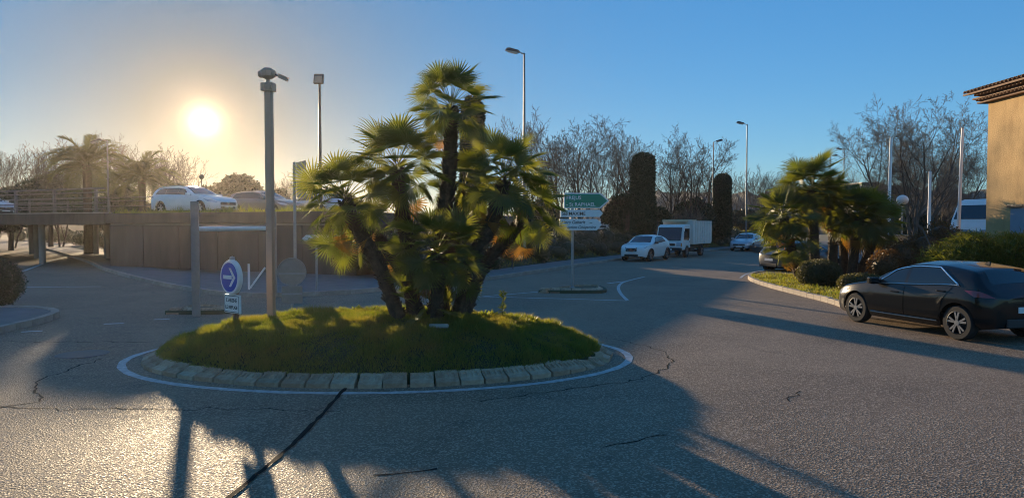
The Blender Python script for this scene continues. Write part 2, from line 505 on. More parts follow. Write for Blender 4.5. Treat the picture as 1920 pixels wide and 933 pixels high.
def shrub(name, loc, blobs, n, leaf, mat, label, cat='shrub', group=None, zmin=.0, stem=True, seed=0, aspect=.45, core=.80):
    rg = np.random.default_rng(seed + 11)
    root = empty(name, loc, label=label, cat=cat, group=group)
    P, N = blob_points(n, rg, blobs)
    k = P[:, 2] > zmin; P, N = P[k], N[k]
    v, f = leaf_quads(P, N, leaf, rg, aspect)
    link('foliage', np_mesh('foliage', v, f, mat), root)
    m = MB()
    for b in blobs:
        vv, ff = ico(b[:3], [q * core for q in b[3:]], 2); m.add([(x[0], x[1], max(x[2], zmin)) for x in vv], ff)
    m.build('inner_foliage', mat, root, smooth=True)
    if stem:
        s = MB(); top = max(b[2] for b in blobs)
        for i in range(4):
            a = i * 1.7 + seed; s.tube([(.06 * math.cos(a), .06 * math.sin(a), -.02), (.22 * math.cos(a), .22 * math.sin(a), top * .9)], [.03, .012], 5)
        s.build('stem', 'bark_bare', root)
    return root

def segs_mesh(name, segs, sides, mat):
    """segs: array (n,8) p0 r0 p1 r1 -> little tapered prisms."""
    S = np.asarray(segs, float); n = len(S)
    p0, r0, p1, r1 = S[:, :3], S[:, 3:4], S[:, 4:7], S[:, 7:8]
    t = p1 - p0; t /= np.maximum(np.linalg.norm(t, axis=1)[:, None], 1e-9)
    ref = np.where(np.abs(t[:, 2:3]) < .9, np.array([[0, 0, 1.]]), np.array([[1., 0, 0]]))
    a = np.cross(t, ref); a /= np.linalg.norm(a, axis=1)[:, None]; b = np.cross(a, t)
    ring0, ring1 = [], []
    for k in range(sides):
        g = 2 * math.pi * k / sides; d = a * math.cos(g) + b * math.sin(g)
        ring0.append(p0 + d * r0); ring1.append(p1 + d * r1)
    V = np.stack(ring0 + ring1, 1).reshape(-1, 3)
    base = (np.arange(n) * 2 * sides)[:, None]; F = []
    for k in range(sides):
        j = (k + 1) % sides
        F.append(base + np.array([[k, j, sides + j, sides + k]]))
    return np_mesh(name, V, np.stack(F, 1).reshape(-1, 4), mat, smooth=True)

def grow(seed, H, trunk_r, clear=.3, kids=(9, 7, 6, 4), ang=(45, 45, 45, 50), lens=(.55, .5, .45, .45), up=.35, stems=1, wob=.11, spread=0.0):
    """bare winter tree; returns thick and thin segment lists."""
    r = random.Random(seed); thick, thin = [], []
    def branch(p, d, L, rad, lev, h0):
        nseg = 6 if lev == 0 else (4 if lev < 3 else 2)
        pts = [p]; rr = [rad]; dd = d.copy(); dirs = [d]
        for i in range(nseg):
            dd = (dd + Vector((r.gauss(0, 1), r.gauss(0, 1), r.gauss(0, .6))) * wob * (1 + .3 * lev) + Vector((0, 0, up if lev else .25)) * .28).normalized()
            p = p + dd * (L / nseg); pts.append(p); dirs.append(dd)
            rr.append(rad * (1 - .78 * (i + 1) / nseg))
        for i in range(nseg):
            (thick if lev < 2 else thin).append((*pts[i], max(rr[i], .010), *pts[i + 1], max(rr[i + 1], .007)))
        if lev >= len(kids): return
        nk = kids[lev]
        for j in range(nk):
            t = (h0 + (1 - h0) * (j + r.random()) / nk) if lev == 0 else (.22 + .78 * (j + r.random()) / nk)
            i = min(int(t * nseg), nseg - 1); f = t * nseg - i
            q = pts[i].lerp(pts[i + 1], f); base = dirs[i + 1]
            az = j * 2.4 + r.random() * 1.2; o1 = base.orthogonal().normalized(); o2 = base.cross(o1)
            side = o1 * math.cos(az) + o2 * math.sin(az)
            a = R(ang[lev] * r.uniform(.7, 1.25))
            nd = (base * math.cos(a) + side * math.sin(a)).normalized()
            rb = rr[i] + (rr[i + 1] - rr[i]) * f
            l2 = L * lens[lev] * r.uniform(.75, 1.2) * (1.15 - .45 * t if lev == 0 else 1.1 - .35 * t)
            branch(q, nd, l2, max(rb * .58, .008), lev + 1, 0)
    for s in range(stems):
        a = s * 2 * math.pi / max(stems, 1) + r.random()
        d = Vector((math.cos(a) * spread, math.sin(a) * spread, 1)).normalized()
        branch(Vector((math.cos(a) * .12, math.sin(a) * .12, 0)) if stems > 1 else Vector((0, 0, 0)), d, H * r.uniform(.68, .8), trunk_r, 0, clear)
    return thick, thin

TREE_LIB = {}
def bare_tree(kind, loc, scale, rz, label, group, mat='bark_bare', name='bare_tree'):
    if kind not in TREE_LIB:
        th, tn = grow(**kind_args[kind]); TREE_LIB[kind] = (segs_mesh('trunk', th, 6, mat), segs_mesh('crown', tn, 3, mat))
    root = empty(name, loc, rz, label=label, cat='tree', group=group); root.scale = (scale,) * 3
    link('trunk', TREE_LIB[kind][0], root); link('crown', TREE_LIB[kind][1], root)
    return root
kind_args = {
    'ash1': dict(seed=3, H=10, trunk_r=.17, clear=.22, kids=(10, 7, 6, 4), ang=(38, 42, 45, 50), lens=(.52, .5, .45, .45), up=.5),
    'ash2': dict(seed=9, H=10, trunk_r=.15, clear=.2, kids=(10, 7, 6, 4), ang=(42, 42, 45, 50), lens=(.56, .5, .45, .45), up=.4),
    'ash3': dict(seed=14, H=10, trunk_r=.13, clear=.15, kids=(8, 6, 6, 4), ang=(35, 42, 45, 50), lens=(.55, .5, .45, .45), up=.5, stems=2, spread=.25),
    'broom': dict(seed=21, H=6, trunk_r=.06, clear=.1, kids=(6, 5, 4, 2), ang=(30, 36, 40, 45), lens=(.6, .55, .5, .45), up=.6, stems=3, spread=.35),
    'plane': dict(seed=31, H=11, trunk_r=.17, clear=.20, kids=(9, 8, 7, 6), ang=(40, 42, 48, 56), lens=(.55, .50, .44, .42), up=.30, stems=5, spread=.62, wob=.08),
    'young': dict(seed=41, H=3.0, trunk_r=.035, clear=.3, kids=(8, 4, 2), ang=(24, 28, 35), lens=(.5, .45, .4), up=.7),
}

# ================================================================== SETTING
S = 'structure'
gp = [(-600, -250), (600, -250), (600, 520), (-600, 520)]
sheet('ground', gp, -.012, 'dirt', kind=S)
road_poly = [(-60, -14), (60, -14), (60, 60), (46, 96), (30, 96), (-18, 40), (-30, 75), (-75, 110), (-95, 90), (-60, 40)]
sheet('road', road_poly, 0.0, 'asphalt', kind=S)

def line(name, pts, w, mat='paint_line', z=.004, n=0):
    p = smooth_path([np.array(q[:2]) for q in pts], 8) if n else [np.array(q[:2]) for q in pts]
    return strip(name, p, w, z, mat, kind=S)

# ring line round the planted island
IC = (-2.15, 11.62)
def ell(a, b, t): return (IC[0] + a * math.cos(t), IC[1] + b * math.sin(t))
ring_pts = [ell(4.07, 2.66, i * 2 * math.pi / 120) for i in range(121)]
strip('road_marking', ring_pts, [.12 + .012 * math.sin(i * 1.7) for i in range(121)], .004, 'paint_line', kind=S)
# splitter island lines
line('road_marking', [G(888, 557), G(1008, 547)], .10)
line('road_marking', [G(950, 557), G(1060, 560), G(1176, 563.5)], .10)
line('road_marking', [G(1176, 563), G(1163, 549), G(1160, 537), G(1172, 528), G(1208, 519)], .11, z=.008, n=1)
line('road_marking', [G(1140, 531), G(1175, 527)], .16)
line('road_marking', [G(880, 556), G(940, 556.5)], .14, z=.008)
# left approach lines
line('road_marking', [G(44, 508), G(92, 490), G(140, 477)], .16)
for a, b in (((195, 607), (232, 606)), ((288, 599), (318, 597.5)), ((322, 590), (345, 584)), ((50, 538), (190, 537)), ((40, 622), (80, 620))):
    line('road_marking', [G(*a), G(*b)], .12)
# entry line of the right side road
line('road_marking', [G(1388, 521), G(1404, 512), G(1450, 503)], .10, n=1)
line('road_marking', [G(1300, 474.5), G(1380, 471)], .12)
# old repairs and cracks
def crack(pts, w, mat='tar', z=.003, jit=.035, seed=1):
    r = random.Random(seed); p = resample(smooth_path([np.array(q[:2]) for q in pts], 8), .12)
    p = [q + np.array([r.gauss(0, jit), r.gauss(0, jit)]) * (0 < i < len(p) - 1) for i, q in enumerate(p)]
    return strip('road_seam', p, [w * r.uniform(.5, 1.3) for _ in p], z, mat, kind=S)
crack([G(648, 728), G(560, 822), G(430, 933), G(330, 1020)], .05, z=.010, jit=.006)
crack([G(0, 762), G(180, 766), G(420, 766), G(640, 770)], .02, seed=2)
crack([G(0, 764), G(66, 752), G(76, 735), G(70, 718), G(110, 700), G(190, 672)], .025, seed=3)
crack([G(1252, 668), G(1255, 683), G(1210, 706), G(1120, 722), G(900, 752)], .022, seed=4)
crack([G(1252, 668), G(1225, 652), G(1120, 630)], .018, seed=5)
crack([G(1500, 733), G(1480, 752)], .02, seed=6)
crack([G(700, 890), G(760, 886), G(820, 878)], .03, seed=7)
crack([G(1130, 838), G(1250, 815)], .02, seed=8)
crack([G(0, 640), G(200, 641), G(300, 640)], .03, seed=9)
# round cover in the road
mc = MB(); c = G(155, 664); mc.lathe([(0, .0), (.38, .0), (.40, -.004)], 28, (c.x, c.y, .012)); mc.build('manhole_cover', 'dark_metal', label='round dark iron manhole cover in the road beside the island', cat='manhole cover')

# hills all round the far side
hv, hf = [], []
N = 220
for i in range(N + 1):
    a = R(-75 + 150 * i / N); d = 190
    h = 52 + 8 * math.sin(i * .09 + 1) + 5 * math.sin(i * .31) + 2 * math.sin(i * 1.3) + 1.5 * math.sin(i * 2.9)
    h *= .26 if a > R(5) else .13
    for rr, hh in ((d, -.2), (d + 40, h * .7), (d + 80, h), (d + 150, -.2)):
        hv.append((math.sin(a) * rr, math.cos(a) * rr, hh + (.5 * math.sin(i * 1.9 + rr) if hh > 0 else 0)))
for i in range(N):
    for j in range(3):
        hf.append([i * 4 + j, (i + 1) * 4 + j, (i + 1) * 4 + j + 1, i * 4 + j + 1])
hm = np_mesh('hills', hv, hf, 'hill', smooth=True)
meta(link('hills', hm), kind=S)

# ------------------------------------------------------------------ planted island (mound)
KA, KB = 3.80, 2.40          # outer kerb ellipse
MA, MBb = 3.60, 2.20         # mound edge
def mound_z(x, y):
    r2 = ((x - IC[0]) / MA) ** 2 + ((y - IC[1]) / MBb) ** 2
    r2 = min(r2, 1.0)
    return .13 + .52 * (1 - r2 ** 1.6) ** .85 + (.02 * math.sin(x * 2.3 + y) + .014 * math.sin(x * 5.1 - 2.2 * y) + .012 * math.sin(4.3 * y + 1.7 * x)) * (1 - r2)
mv, mf = [(IC[0], IC[1], mound_z(*IC))], []
NR, NT = 22, 90
for i in range(1, NR + 1):
    for k in range(NT):
        p = ell(MA * i / NR, MBb * i / NR, 2 * math.pi * k / NT); mv.append((p[0], p[1], mound_z(*p)))
for k in range(NT):
    mf.append([0, 1 + k, 1 + (k + 1) % NT])
    for i in range(NR - 1):
        a, b = 1 + i * NT, 1 + (i + 1) * NT
        mf.append([a + k, b + k, b + (k + 1) % NT, a + (k + 1) % NT])
o = len(mv)
for k in range(NT):
    p = ell(MA, MBb, 2 * math.pi * k / NT); mv.append((p[0], p[1], -.02))
for k in range(NT):
    a = 1 + (NR - 1) * NT; mf.append([a + k, o + k, o + (k + 1) % NT, a + (k + 1) % NT])
island = meta(link('roundabout_island', np_mesh('roundabout_island', mv, mf, 'lawn_soil', smooth=True)), kind=S)

def kerb_block(L, W, h0, h1, ribs, seed=0):
    """sloped block: low at outside (y=0), high at inside (y=W); raised ribs across the slope."""
    r = random.Random(seed); m = MB(); g = .012
    m.prism([(-L / 2 + g, 0), (L / 2 - g, 0), (L / 2 - g, h0 - .015), (-L / 2 + g, h0 - .015)], .02)
    x0, x1 = -L / 2 + g, L / 2 - g
    vs = [(x0, 0, -.03), (x1, 0, -.03), (x1, 0, h0 - .012), (x0, 0, h0 - .012), (x0, W, -.03), (x1, W, -.03), (x1, W, h1), (x0, W, h1),
          (x0, .03, h0), (x1, .03, h0)]
    m.v, m.f = [], []
    m.add(vs, [[0, 1, 2, 3], [3, 2, 9, 8], [8, 9, 6, 7], [4, 7, 6, 5], [0, 4, 5, 1], [1, 5, 6, 9, 2], [0, 3, 8, 7, 4]])
    if ribs:
        p = (x1 - x0) / ribs; sl = (h1 - h0) / (W - .03)
        for i in range(ribs):
            a = x0 + p * (i + .22) + r.uniform(-.006, .006); b = a + p * .50
            ya, yb = .07 + r.uniform(0, .03), W - .088
            za, zb = h0 + sl * (ya - .03) - .004, h0 + sl * (yb - .03) - .004; t = .026
            m.add([(a, ya, za), (b, ya, za), (b, yb, zb), (a, yb, zb), (a + .006, ya + .012, za + t), (b - .006, ya + .012, za + t), (b - .006, yb - .01, zb + t), (a + .006, yb - .01, zb + t)],
                  [[4, 5, 6, 7], [0, 1, 5, 4], [1, 2, 6, 5], [2, 3, 7, 6], [3, 0, 4, 7]])
        ya, yb = W - .09, W - .002; za, zb = h0 + sl * (ya - .03) - .004, h0 + sl * (yb - .03) - .004
        m.add([(x0, ya, za), (x1, ya, za), (x1, yb, zb), (x0, yb, zb), (x0, ya, za + t + .002), (x1, ya, za + t + .002), (x1, yb, zb + t + .002), (x0, yb, zb + t + .002)],
              [[4, 5, 6, 7], [0, 1, 5, 4], [1, 2, 6, 5], [2, 3, 7, 6], [3, 0, 4, 7]])
    return m
kerb_meshes = [kerb_block(.335, .27, .07, .15, 4, s).mesh('kerb_stone', 'kerb_stone') for s in range(4)]
def ell_path(a, b, n=400): return [np.array(ell(a, b, 2 * math.pi * i / n)) for i in range(n + 1)]
kp = resample(ell_path(KA, KB), .345)
r_ = random.Random(5)
for i in range(len(kp) - 1):
    p = (kp[i] + kp[i + 1]) / 2; t = kp[i + 1] - kp[i]; a = math.atan2(t[1], t[0])
    q = link('kerb_stone', kerb_meshes[i % 4], island)
    odd = p[0] > 1.0 and p[1] < 11.6
    q.location = (p[0] + r_.gauss(0, .006), p[1] + r_.gauss(0, .006), r_.gauss(0, .004))
    q.rotation_euler = (r_.gauss(0, .03 if odd else .012), r_.gauss(0, .03 if odd else .012), a + r_.gauss(0, .09 if odd else .015))
    if 1.18 < p[0] < 1.52 and p[1] < 11.2:
        q.location.z -= .05; q.rotation_euler[1] += .12

def grass_blades(name, pts, h, w, label, mat='grass', parent=None, seed=0):
    rg = np.random.default_rng(seed); P = np.asarray(pts, float); n = len(P)
    az = rg.uniform(0, 2 * math.pi, n); hh = h * rg.uniform(.5, 1.5, n) * (1 + .5 * np.sin(P[:, 0] * 3.1) * np.sin(P[:, 1] * 2.7))
    hh = np.maximum(hh, h * .35)
    tuft = np.sin(P[:, 0] * 9.3 + 2 * np.sin(P[:, 1] * 4.1)) * np.sin(P[:, 1] * 8.7 + 2 * np.sin(P[:, 0] * 3.7))
    hh *= 1 + .75 * np.clip(tuft, -.6, 1)
    d = np.stack([np.cos(az), np.sin(az), np.zeros(n)], 1); lean = rg.uniform(.1, .9, n)
    la = rg.uniform(0, 2 * math.pi, n); ld = np.stack([np.cos(la), np.sin(la), np.zeros(n)], 1) * (lean * hh)[:, None]
    W = (w * rg.uniform(.7, 1.4, n))[:, None]
    tip = P + ld; tip[:, 2] += hh
    V = np.stack([P - d * W, P + d * W, tip], 1).reshape(-1, 3)
    o = link(name, np_mesh(name, V, np.arange(3 * n).reshape(n, 3), mat), parent)
    return meta(o, label=label, cat='grass', kind='stuff')
n = 150000
t = nrng.uniform(0, 2 * math.pi, n); rr = np.sqrt(nrng.uniform(0, 1, n))
gx = IC[0] + MA * rr * np.cos(t); gy = IC[1] + MBb * rr * np.sin(t)
gz = .13 + .52 * (1 - rr ** 3.2) ** .85 + (.02 * np.sin(gx * 2.3 + gy) + .014 * np.sin(gx * 5.1 - 2.2 * gy) + .012 * np.sin(4.3 * gy + 1.7 * gx)) * (1 - rr ** 2) - .004
grass_blades('grass', np.stack([gx, gy, gz], 1), .055, .0055, 'short green grass covering the mound of the roundabout island', seed=1)

# ------------------------------------------------------------------ pavement and bank behind the roundabout
K = [(-44, 66), (-25.6, 42), (-19.4, 33.4), (-13.4, 26), (-10.6, 23.0), (-8.8, 21.4), (-7.4, 20.9), (-6, 21.3), (-4.4, 22.7), (-1.2, 27), (1.8, 33.2), (5.9, 41.8), (12, 51.8), (19.2, 62), (27, 72), (36, 82)]
Ks = resample(smooth_path(K, 10), 1.0)
Kin = offset_path(Ks, 0.0)
def side_strip(name, path, d0, d1, z0, z1, mat):
    a, b = offset_path(path, d0), offset_path(path, d1); v, f = [], []
    for i in range(len(a)):
        za = z0[i] if hasattr(z0, '__len__') else z0; zb = z1[i] if hasattr(z1, '__len__') else z1
        v += [(a[i][0], a[i][1], za), (b[i][0], b[i][1], zb)]
        if i: f.append([2 * i - 2, 2 * i, 2 * i + 1, 2 * i - 1])
    me = np_mesh(name, v, f, mat, smooth=True)
    if me.polygons[0].normal.z < 0: me.flip_normals()
    return meta(link(name, me), kind=S)
pavement = side_strip('pavement', Ks, .14, 1.9, .125, .13, 'paving')
kb = MB(); kb.box((0, .07, .05), (.985, .15, .17)); kbm = kb.mesh('kerb_stone', 'kerb_grey')
for i in range(len(Ks) - 1):
    p = (Ks[i] + Ks[i + 1]) / 2; t = Ks[i + 1] - Ks[i]
    q = link('kerb_stone', kbm, pavement, (p[0], p[1], 0), (0, r_.gauss(0, .006), math.atan2(t[1], t[0]))); q.scale.x = np.linalg.norm(t) / 1.0
# crest heights: bank begins right of the retaining wall
WL = (np.array([-20.0, 35.0]), np.array([-6.6, 28.56]))     # wall line
wdir = (WL[1] - WL[0]) / np.linalg.norm(WL[1] - WL[0]); wn_v = np.array([-wdir[1], wdir[0]])   # points to the back
DECK = 2.72
bank = [p for p in Ks if p[0] > -2.4 and p[1] > 22]
bz = [1.75 - .25 * min(1, max(0, (p[1] - 28) / 14)) for p in bank]
side_strip('bank', bank, 1.9, 5.2, [.12] * len(bank), bz, 'lawn_soil')
side_strip('upper_road', bank, 5.2, 20, bz, bz, 'asphalt_old')
pts = []
ob1, ob2 = offset_path(bank, 1.95), offset_path(bank, 5.2)
for _ in range(30000):
    i = rng.randrange(len(bank) - 1); s_, u = rng.random(), rng.random()
    a = ob1[i] * (1 - s_) + ob1[i + 1] * s_; b = ob2[i] * (1 - s_) + ob2[i + 1] * s_; z = bz[i] * (1 - s_) + bz[i + 1] * s_
    pts.append((*(a * (1 - u) + b * u), .12 + (z - .12) * u))
grass_blades('grass', pts, .14, .012, 'rough dark grass on the sloping bank behind the pavement', seed=2)
# area between kerb and retaining wall
wp = [tuple(p) for p in offset_path(Ks, 1.88) if -19.8 < p[0] < -2.4 and p[1] < 36]
sheet('pavement_apron', wp + [tuple(WL[1] + np.array([1.5, 3.5])), tuple(WL[1] + wn_v * .2), tuple(WL[0] + wn_v * .2)], .118, 'paving', kind=S)

# retaining wall
def along(s, d=0.0): p = WL[0] + wdir * s + wn_v * d; return p
WLEN = float(np.linalg.norm(WL[1] - WL[0]))
wrz = math.atan2(wdir[1], wdir[0])
rw = empty('retaining_wall', (*along(0), 0), wrz, label='long dark concrete retaining wall holding up the raised road beside the underpass', cat='wall')
pn = 6
for i in range(pn):
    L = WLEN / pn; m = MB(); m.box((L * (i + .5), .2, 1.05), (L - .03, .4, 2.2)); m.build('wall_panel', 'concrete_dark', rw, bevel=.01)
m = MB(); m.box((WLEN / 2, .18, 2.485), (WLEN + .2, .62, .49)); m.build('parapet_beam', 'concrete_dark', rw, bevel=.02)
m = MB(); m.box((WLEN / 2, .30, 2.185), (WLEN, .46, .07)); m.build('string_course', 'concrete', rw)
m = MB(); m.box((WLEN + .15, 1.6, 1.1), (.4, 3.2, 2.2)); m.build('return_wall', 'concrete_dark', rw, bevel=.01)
# raised road fill, its face hidden behind the wall
e0, e1 = along(-.2, .42), along(WLEN - .1, .42)
f0, f1 = along(-.2, 18), along(WLEN - .1, 18)
m = MB(); m.slab([tuple(e0), tuple(e1), tuple(f1), tuple(f0)], 0, DECK - .02); m.build('raised_road', 'asphalt_old', kind=S)
pts = [(*along(rng.uniform(0, WLEN), rng.uniform(.0, .9)), DECK - .01) for _ in range(3500)]
grass_blades('weeds', pts, .16, .012, 'weeds and dry grass along the top edge of the retaining wall', seed=3)

# bridge over the underpass
BL = 34.0
br = empty('road_bridge', (*along(-BL), 0), wrz, label='low concrete road bridge with steel railings over the underpass', cat='bridge')
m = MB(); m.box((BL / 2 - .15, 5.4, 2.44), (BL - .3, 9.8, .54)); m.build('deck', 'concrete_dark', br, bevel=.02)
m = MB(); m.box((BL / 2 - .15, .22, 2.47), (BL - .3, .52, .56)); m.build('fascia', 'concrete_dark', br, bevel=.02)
m = MB(); m.box((BL / 2 - .15, .14, 2.775), (BL - .3, .5, .05)); m.build('coping', 'concrete', br)
for x in (4.0, 12.0, 19.5, 26.5, 32.6):
    for y in (1.2, 5.0, 9.0):
        m = MB(); m.tube([(x, y, -.1), (x, y, 2.17)], .17 if x < 33 else .13, 12); m.build('column', 'concrete', br, smooth=True)
for x in np.arange(2.2, BL, 3.4):
    m = MB(); m.box((x, .16, 3.40), (.13, .12, 1.20)); m.box((x, .16, 2.82), (.2, .22, .04)); m.build('railing_post', 'rail_paint', br)
for z in (2.98, 3.26, 3.54, 3.80, 4.0):
    m = MB(); m.tube([(0, .11, z), (BL - .4, .11, z)], .030 if z < 3.9 else .042, 8); m.build('rail', 'rail_paint', br, smooth=True)
for x in np.arange(.6, BL, 4.7):
    m = MB(); m.box((x, 10.1, 3.5), (.1, .12, 1.2)); m.build('railing_post', 'rail_paint', br)
for z in (3.5, 3.85, 4.1):
    m = MB(); m.tube([(0, 10.1, z), (BL, 10.1, z)], .035, 8); m.build('rail', 'rail_paint', br, smooth=True)
m = MB(); m.box((BL - .2, 5.4, 1.05), (.3, 9.6, 2.2)); m.build('abutment', 'concrete', br)
# far ground seen under the bridge
side = [tuple(along(-BL, 14)), tuple(along(-12, 14)), tuple(along(-12, 30)), tuple(along(-BL - 8, 34))]
sheet('verge', side, .01, 'dirt', kind=S)

# left traffic island with its kerb
LI = [G(-60, 640), G(0, 623), G(55, 611), G(98, 598), G(104, 592), G(92, 587), G(40, 584), G(-60, 584), G(-180, 600)]
LIp = smooth_path([np.array(p[:2]) for p in LI], 6)
m = MB(); m.slab([tuple(p) for p in LIp], -.02, .11); li = m.build('traffic_island', 'paving', kind=S)
def kerb_along(parent, path, step, mesh, closed=False, jit=.004):
    ps = resample(path, step)
    for i in range(len(ps) - 1):
        p = (ps[i] + ps[i + 1]) / 2; t = ps[i + 1] - ps[i]
        q = link('kerb_stone', mesh, parent, (p[0], p[1], r_.gauss(0, jit)), (0, r_.gauss(0, .006), math.atan2(t[1], t[0]))); q.scale.x = np.linalg.norm(t) / step
kb2 = MB(); kb2.box((0, 0, .06), (.48, .16, .16)); kb2m = kb2.mesh('kerb_stone', 'kerb_grey')
kerb_along(li, LIp, .5, kb2m)

# small islands: gantry island and sign island
def small_island(name, poly, mat='paving', step=.34, mesh=None):
    pl = smooth_path([np.array(p[:2]) for p in poly] + [np.array(poly[0][:2])], 5)
    m = MB(); m.slab([tuple(p) for p in pl[:-1]], -.02, .09); o = m.build(name, mat, kind=S)
    ps = resample(pl, step)
    for i in range(len(ps) - 1):
        p = (ps[i] + ps[i + 1]) / 2; t = ps[i + 1] - ps[i]
        link('kerb_stone', mesh, o, (p[0], p[1], -.005), (0, 0, math.atan2(t[1], t[0])))
    return o
kb3 = [kerb_block(.33, .26, .06, .13, 3, s).mesh('kerb_stone', 'kerb_stone') for s in (8,)][0]
c = G(368, 585)
small_island('gantry_island', [(c.x - .55, c.y - .45), (c.x + .75, c.y - .4), (c.x + .85, c.y + .2), (c.x + .1, c.y + .75), (c.x - .5, c.y + .4)], 'dirt', mesh=kb3)
sg = G(1073, 544)
small_island('sign_island', [(sg.x - 1.15, sg.y - .9), (sg.x + .85, sg.y - 1.0), (sg.x + 1.05, sg.y + .6), (sg.x + .75, sg.y + .9), (sg.x + .1, sg.y + .7)], 'dirt', mesh=kb3)

# right island
RI = [G(1600, 584), G(1575, 573), G(1540, 563), G(1500, 553), G(1450, 540), G(1418, 530), G(1406, 522), G(1414, 515.5), G(1450, 511.5), G(1520, 508), G(1650, 506)]
RIp = smooth_path([np.array(p[:2]) for p in RI], 6)
ri_poly = [tuple(p) for p in RIp] + [(19, 28.6), (19, 16.0), (11.5, 16.0)]
m = MB(); m.slab(ri_poly, -.02, .12); ri = m.build('planted_verge', 'lawn_soil', kind=S)
kerb_along(ri, RIp, .5, kb2m)
def inside(p, poly):
    x, y = p; c = False; j = len(poly) - 1
    for i in range(len(poly)):
        if (poly[i][1] > y) != (poly[j][1] > y) and x < (poly[j][0] - poly[i][0]) * (y - poly[i][1]) / (poly[j][1] - poly[i][1]) + poly[i][0]: c = not c
        j = i
    return c
pts = []
while len(pts) < 45000:
    p = (rng.uniform(8.4, 16), rng.uniform(16.2, 29))
    if inside(p, ri_poly): pts.append((*p, .118))
grass_blades('grass', pts, .07, .008, 'green lawn on the kerbed verge in front of the clipped box ball and palms', seed=4)
# parking terrace behind the hedges
m = MB(); m.slab([(14.8, 31), (60, 31), (60, 60), (20, 60)], -.02, .5); m.build('parking_terrace', 'asphalt_old', kind=S)

# ================================================================== VEGETATION
# ---- fan palms
def fan_mesh(seed, pet, Rr, n, spread, cup, bend, mat):
    r = random.Random(seed); m = MB()
    up = .06 * pet
    m.tube([(0, 0, 0), (pet * .5, 0, up * .8), (pet, 0, up)], [.012, .008, .006], 3, cap=False)
    hub = Vector((pet, 0, up)); rot = Matrix.Rotation(bend, 3, 'Y')
    da = 2 * spread / n
    for i in range(n):
        a = -spread + da * (i + .5) + r.uniform(-.02, .02)
        L = Rr * (.80 + .20 * math.cos(a / 1.5)) * r.uniform(.9, 1.06)
        d = Vector((math.cos(a), math.sin(a), 0)); p = Vector((-d.y, d.x, 0))
        rm = L * .46; w = rm * math.tan(da / 2) * .94
        dr = r.uniform(.02, .16)
        def P(rad, off, z): return hub + rot @ (d * rad + p * off + Vector((0, 0, z)))
        zc = cup * rm
        vs = [P(.01, 0, 0), P(rm, -w, zc + .35 * w), P(rm, 0, zc - .35 * w), P(rm, w, zc + .35 * w),
              P(L * .78, -w * .55, cup * L * .78 + .1 * w - dr * .25 * L), P(L * .78, w * .55, cup * L * .78 + .1 * w - dr * .25 * L), P(L, 0, cup * L - dr * L)]
        m.add(vs, [[0, 1, 2], [0, 2, 3], [2, 1, 4], [2, 4, 5], [2, 5, 3], [4, 6, 5]])
    return m.mesh('frond', mat, fix=False)
FAN = [fan_mesh(s, .46 + .06 * (s % 3),   .48 + .03 * (s % 2), 28, R(118 + 10 * (s % 3)), .06 + .05 * (s % 3), R(8 + 7 * (s % 4)), 'fan_leaf') for s in range(6)]
FAN_OLD = [fan_mesh(20 + s, .44, .46, 26, R(112), .02, R(35 + 12 * s), 'fan_leaf') for s in range(2)]
FAN_DRY = [fan_mesh(30 + s, .42, .40, 18, R(95), -.05, R(50 + 10 * s), 'fan_leaf_dry') for s in range(2)]

def palm_trunk(parent, pts, r0, r1, seed):
    r = random.Random(seed); path = smooth_path([np.array(p) for p in pts], 10); n = len(path); m = MB()
    rad = [(r0 + (r1 - r0) * i / (n - 1)) * (1 + .08 * r.uniform(-1, 1)) for i in range(n)]
    m.tube(path, rad, 11)
    L = sum(np.linalg.norm(b - a) for a, b in zip(path, path[1:]))
    for k in range(int(L * 120)):      # old leaf bases
        i = r.randrange(n - 1); f = r.random(); c = Vector(path[i] * (1 - f) + path[i + 1] * f)
        t = Vector(path[i + 1] - path[i]).normalized(); o1 = t.orthogonal().normalized(); o2 = t.cross(o1); a = r.random() * 6.283
        d = o1 * math.cos(a) + o2 * math.sin(a); q = t.cross(d); rr = rad[i]
        L2 = r.uniform(.04, .09); w = r.uniform(.018, .035)
        b0 = c + d * rr * .9; tip = c + d * (rr + r.uniform(.015, .05)) + t * L2
        m.add([b0 - q * w, b0 + q * w, b0 + t * L2 * .6 - d * .01, tip - q * w * .4, tip + q * w * .4], [[0, 1, 4, 3], [0, 3, 2], [1, 2, 4]])
    return m.build('trunk', 'palm_trunk', parent)

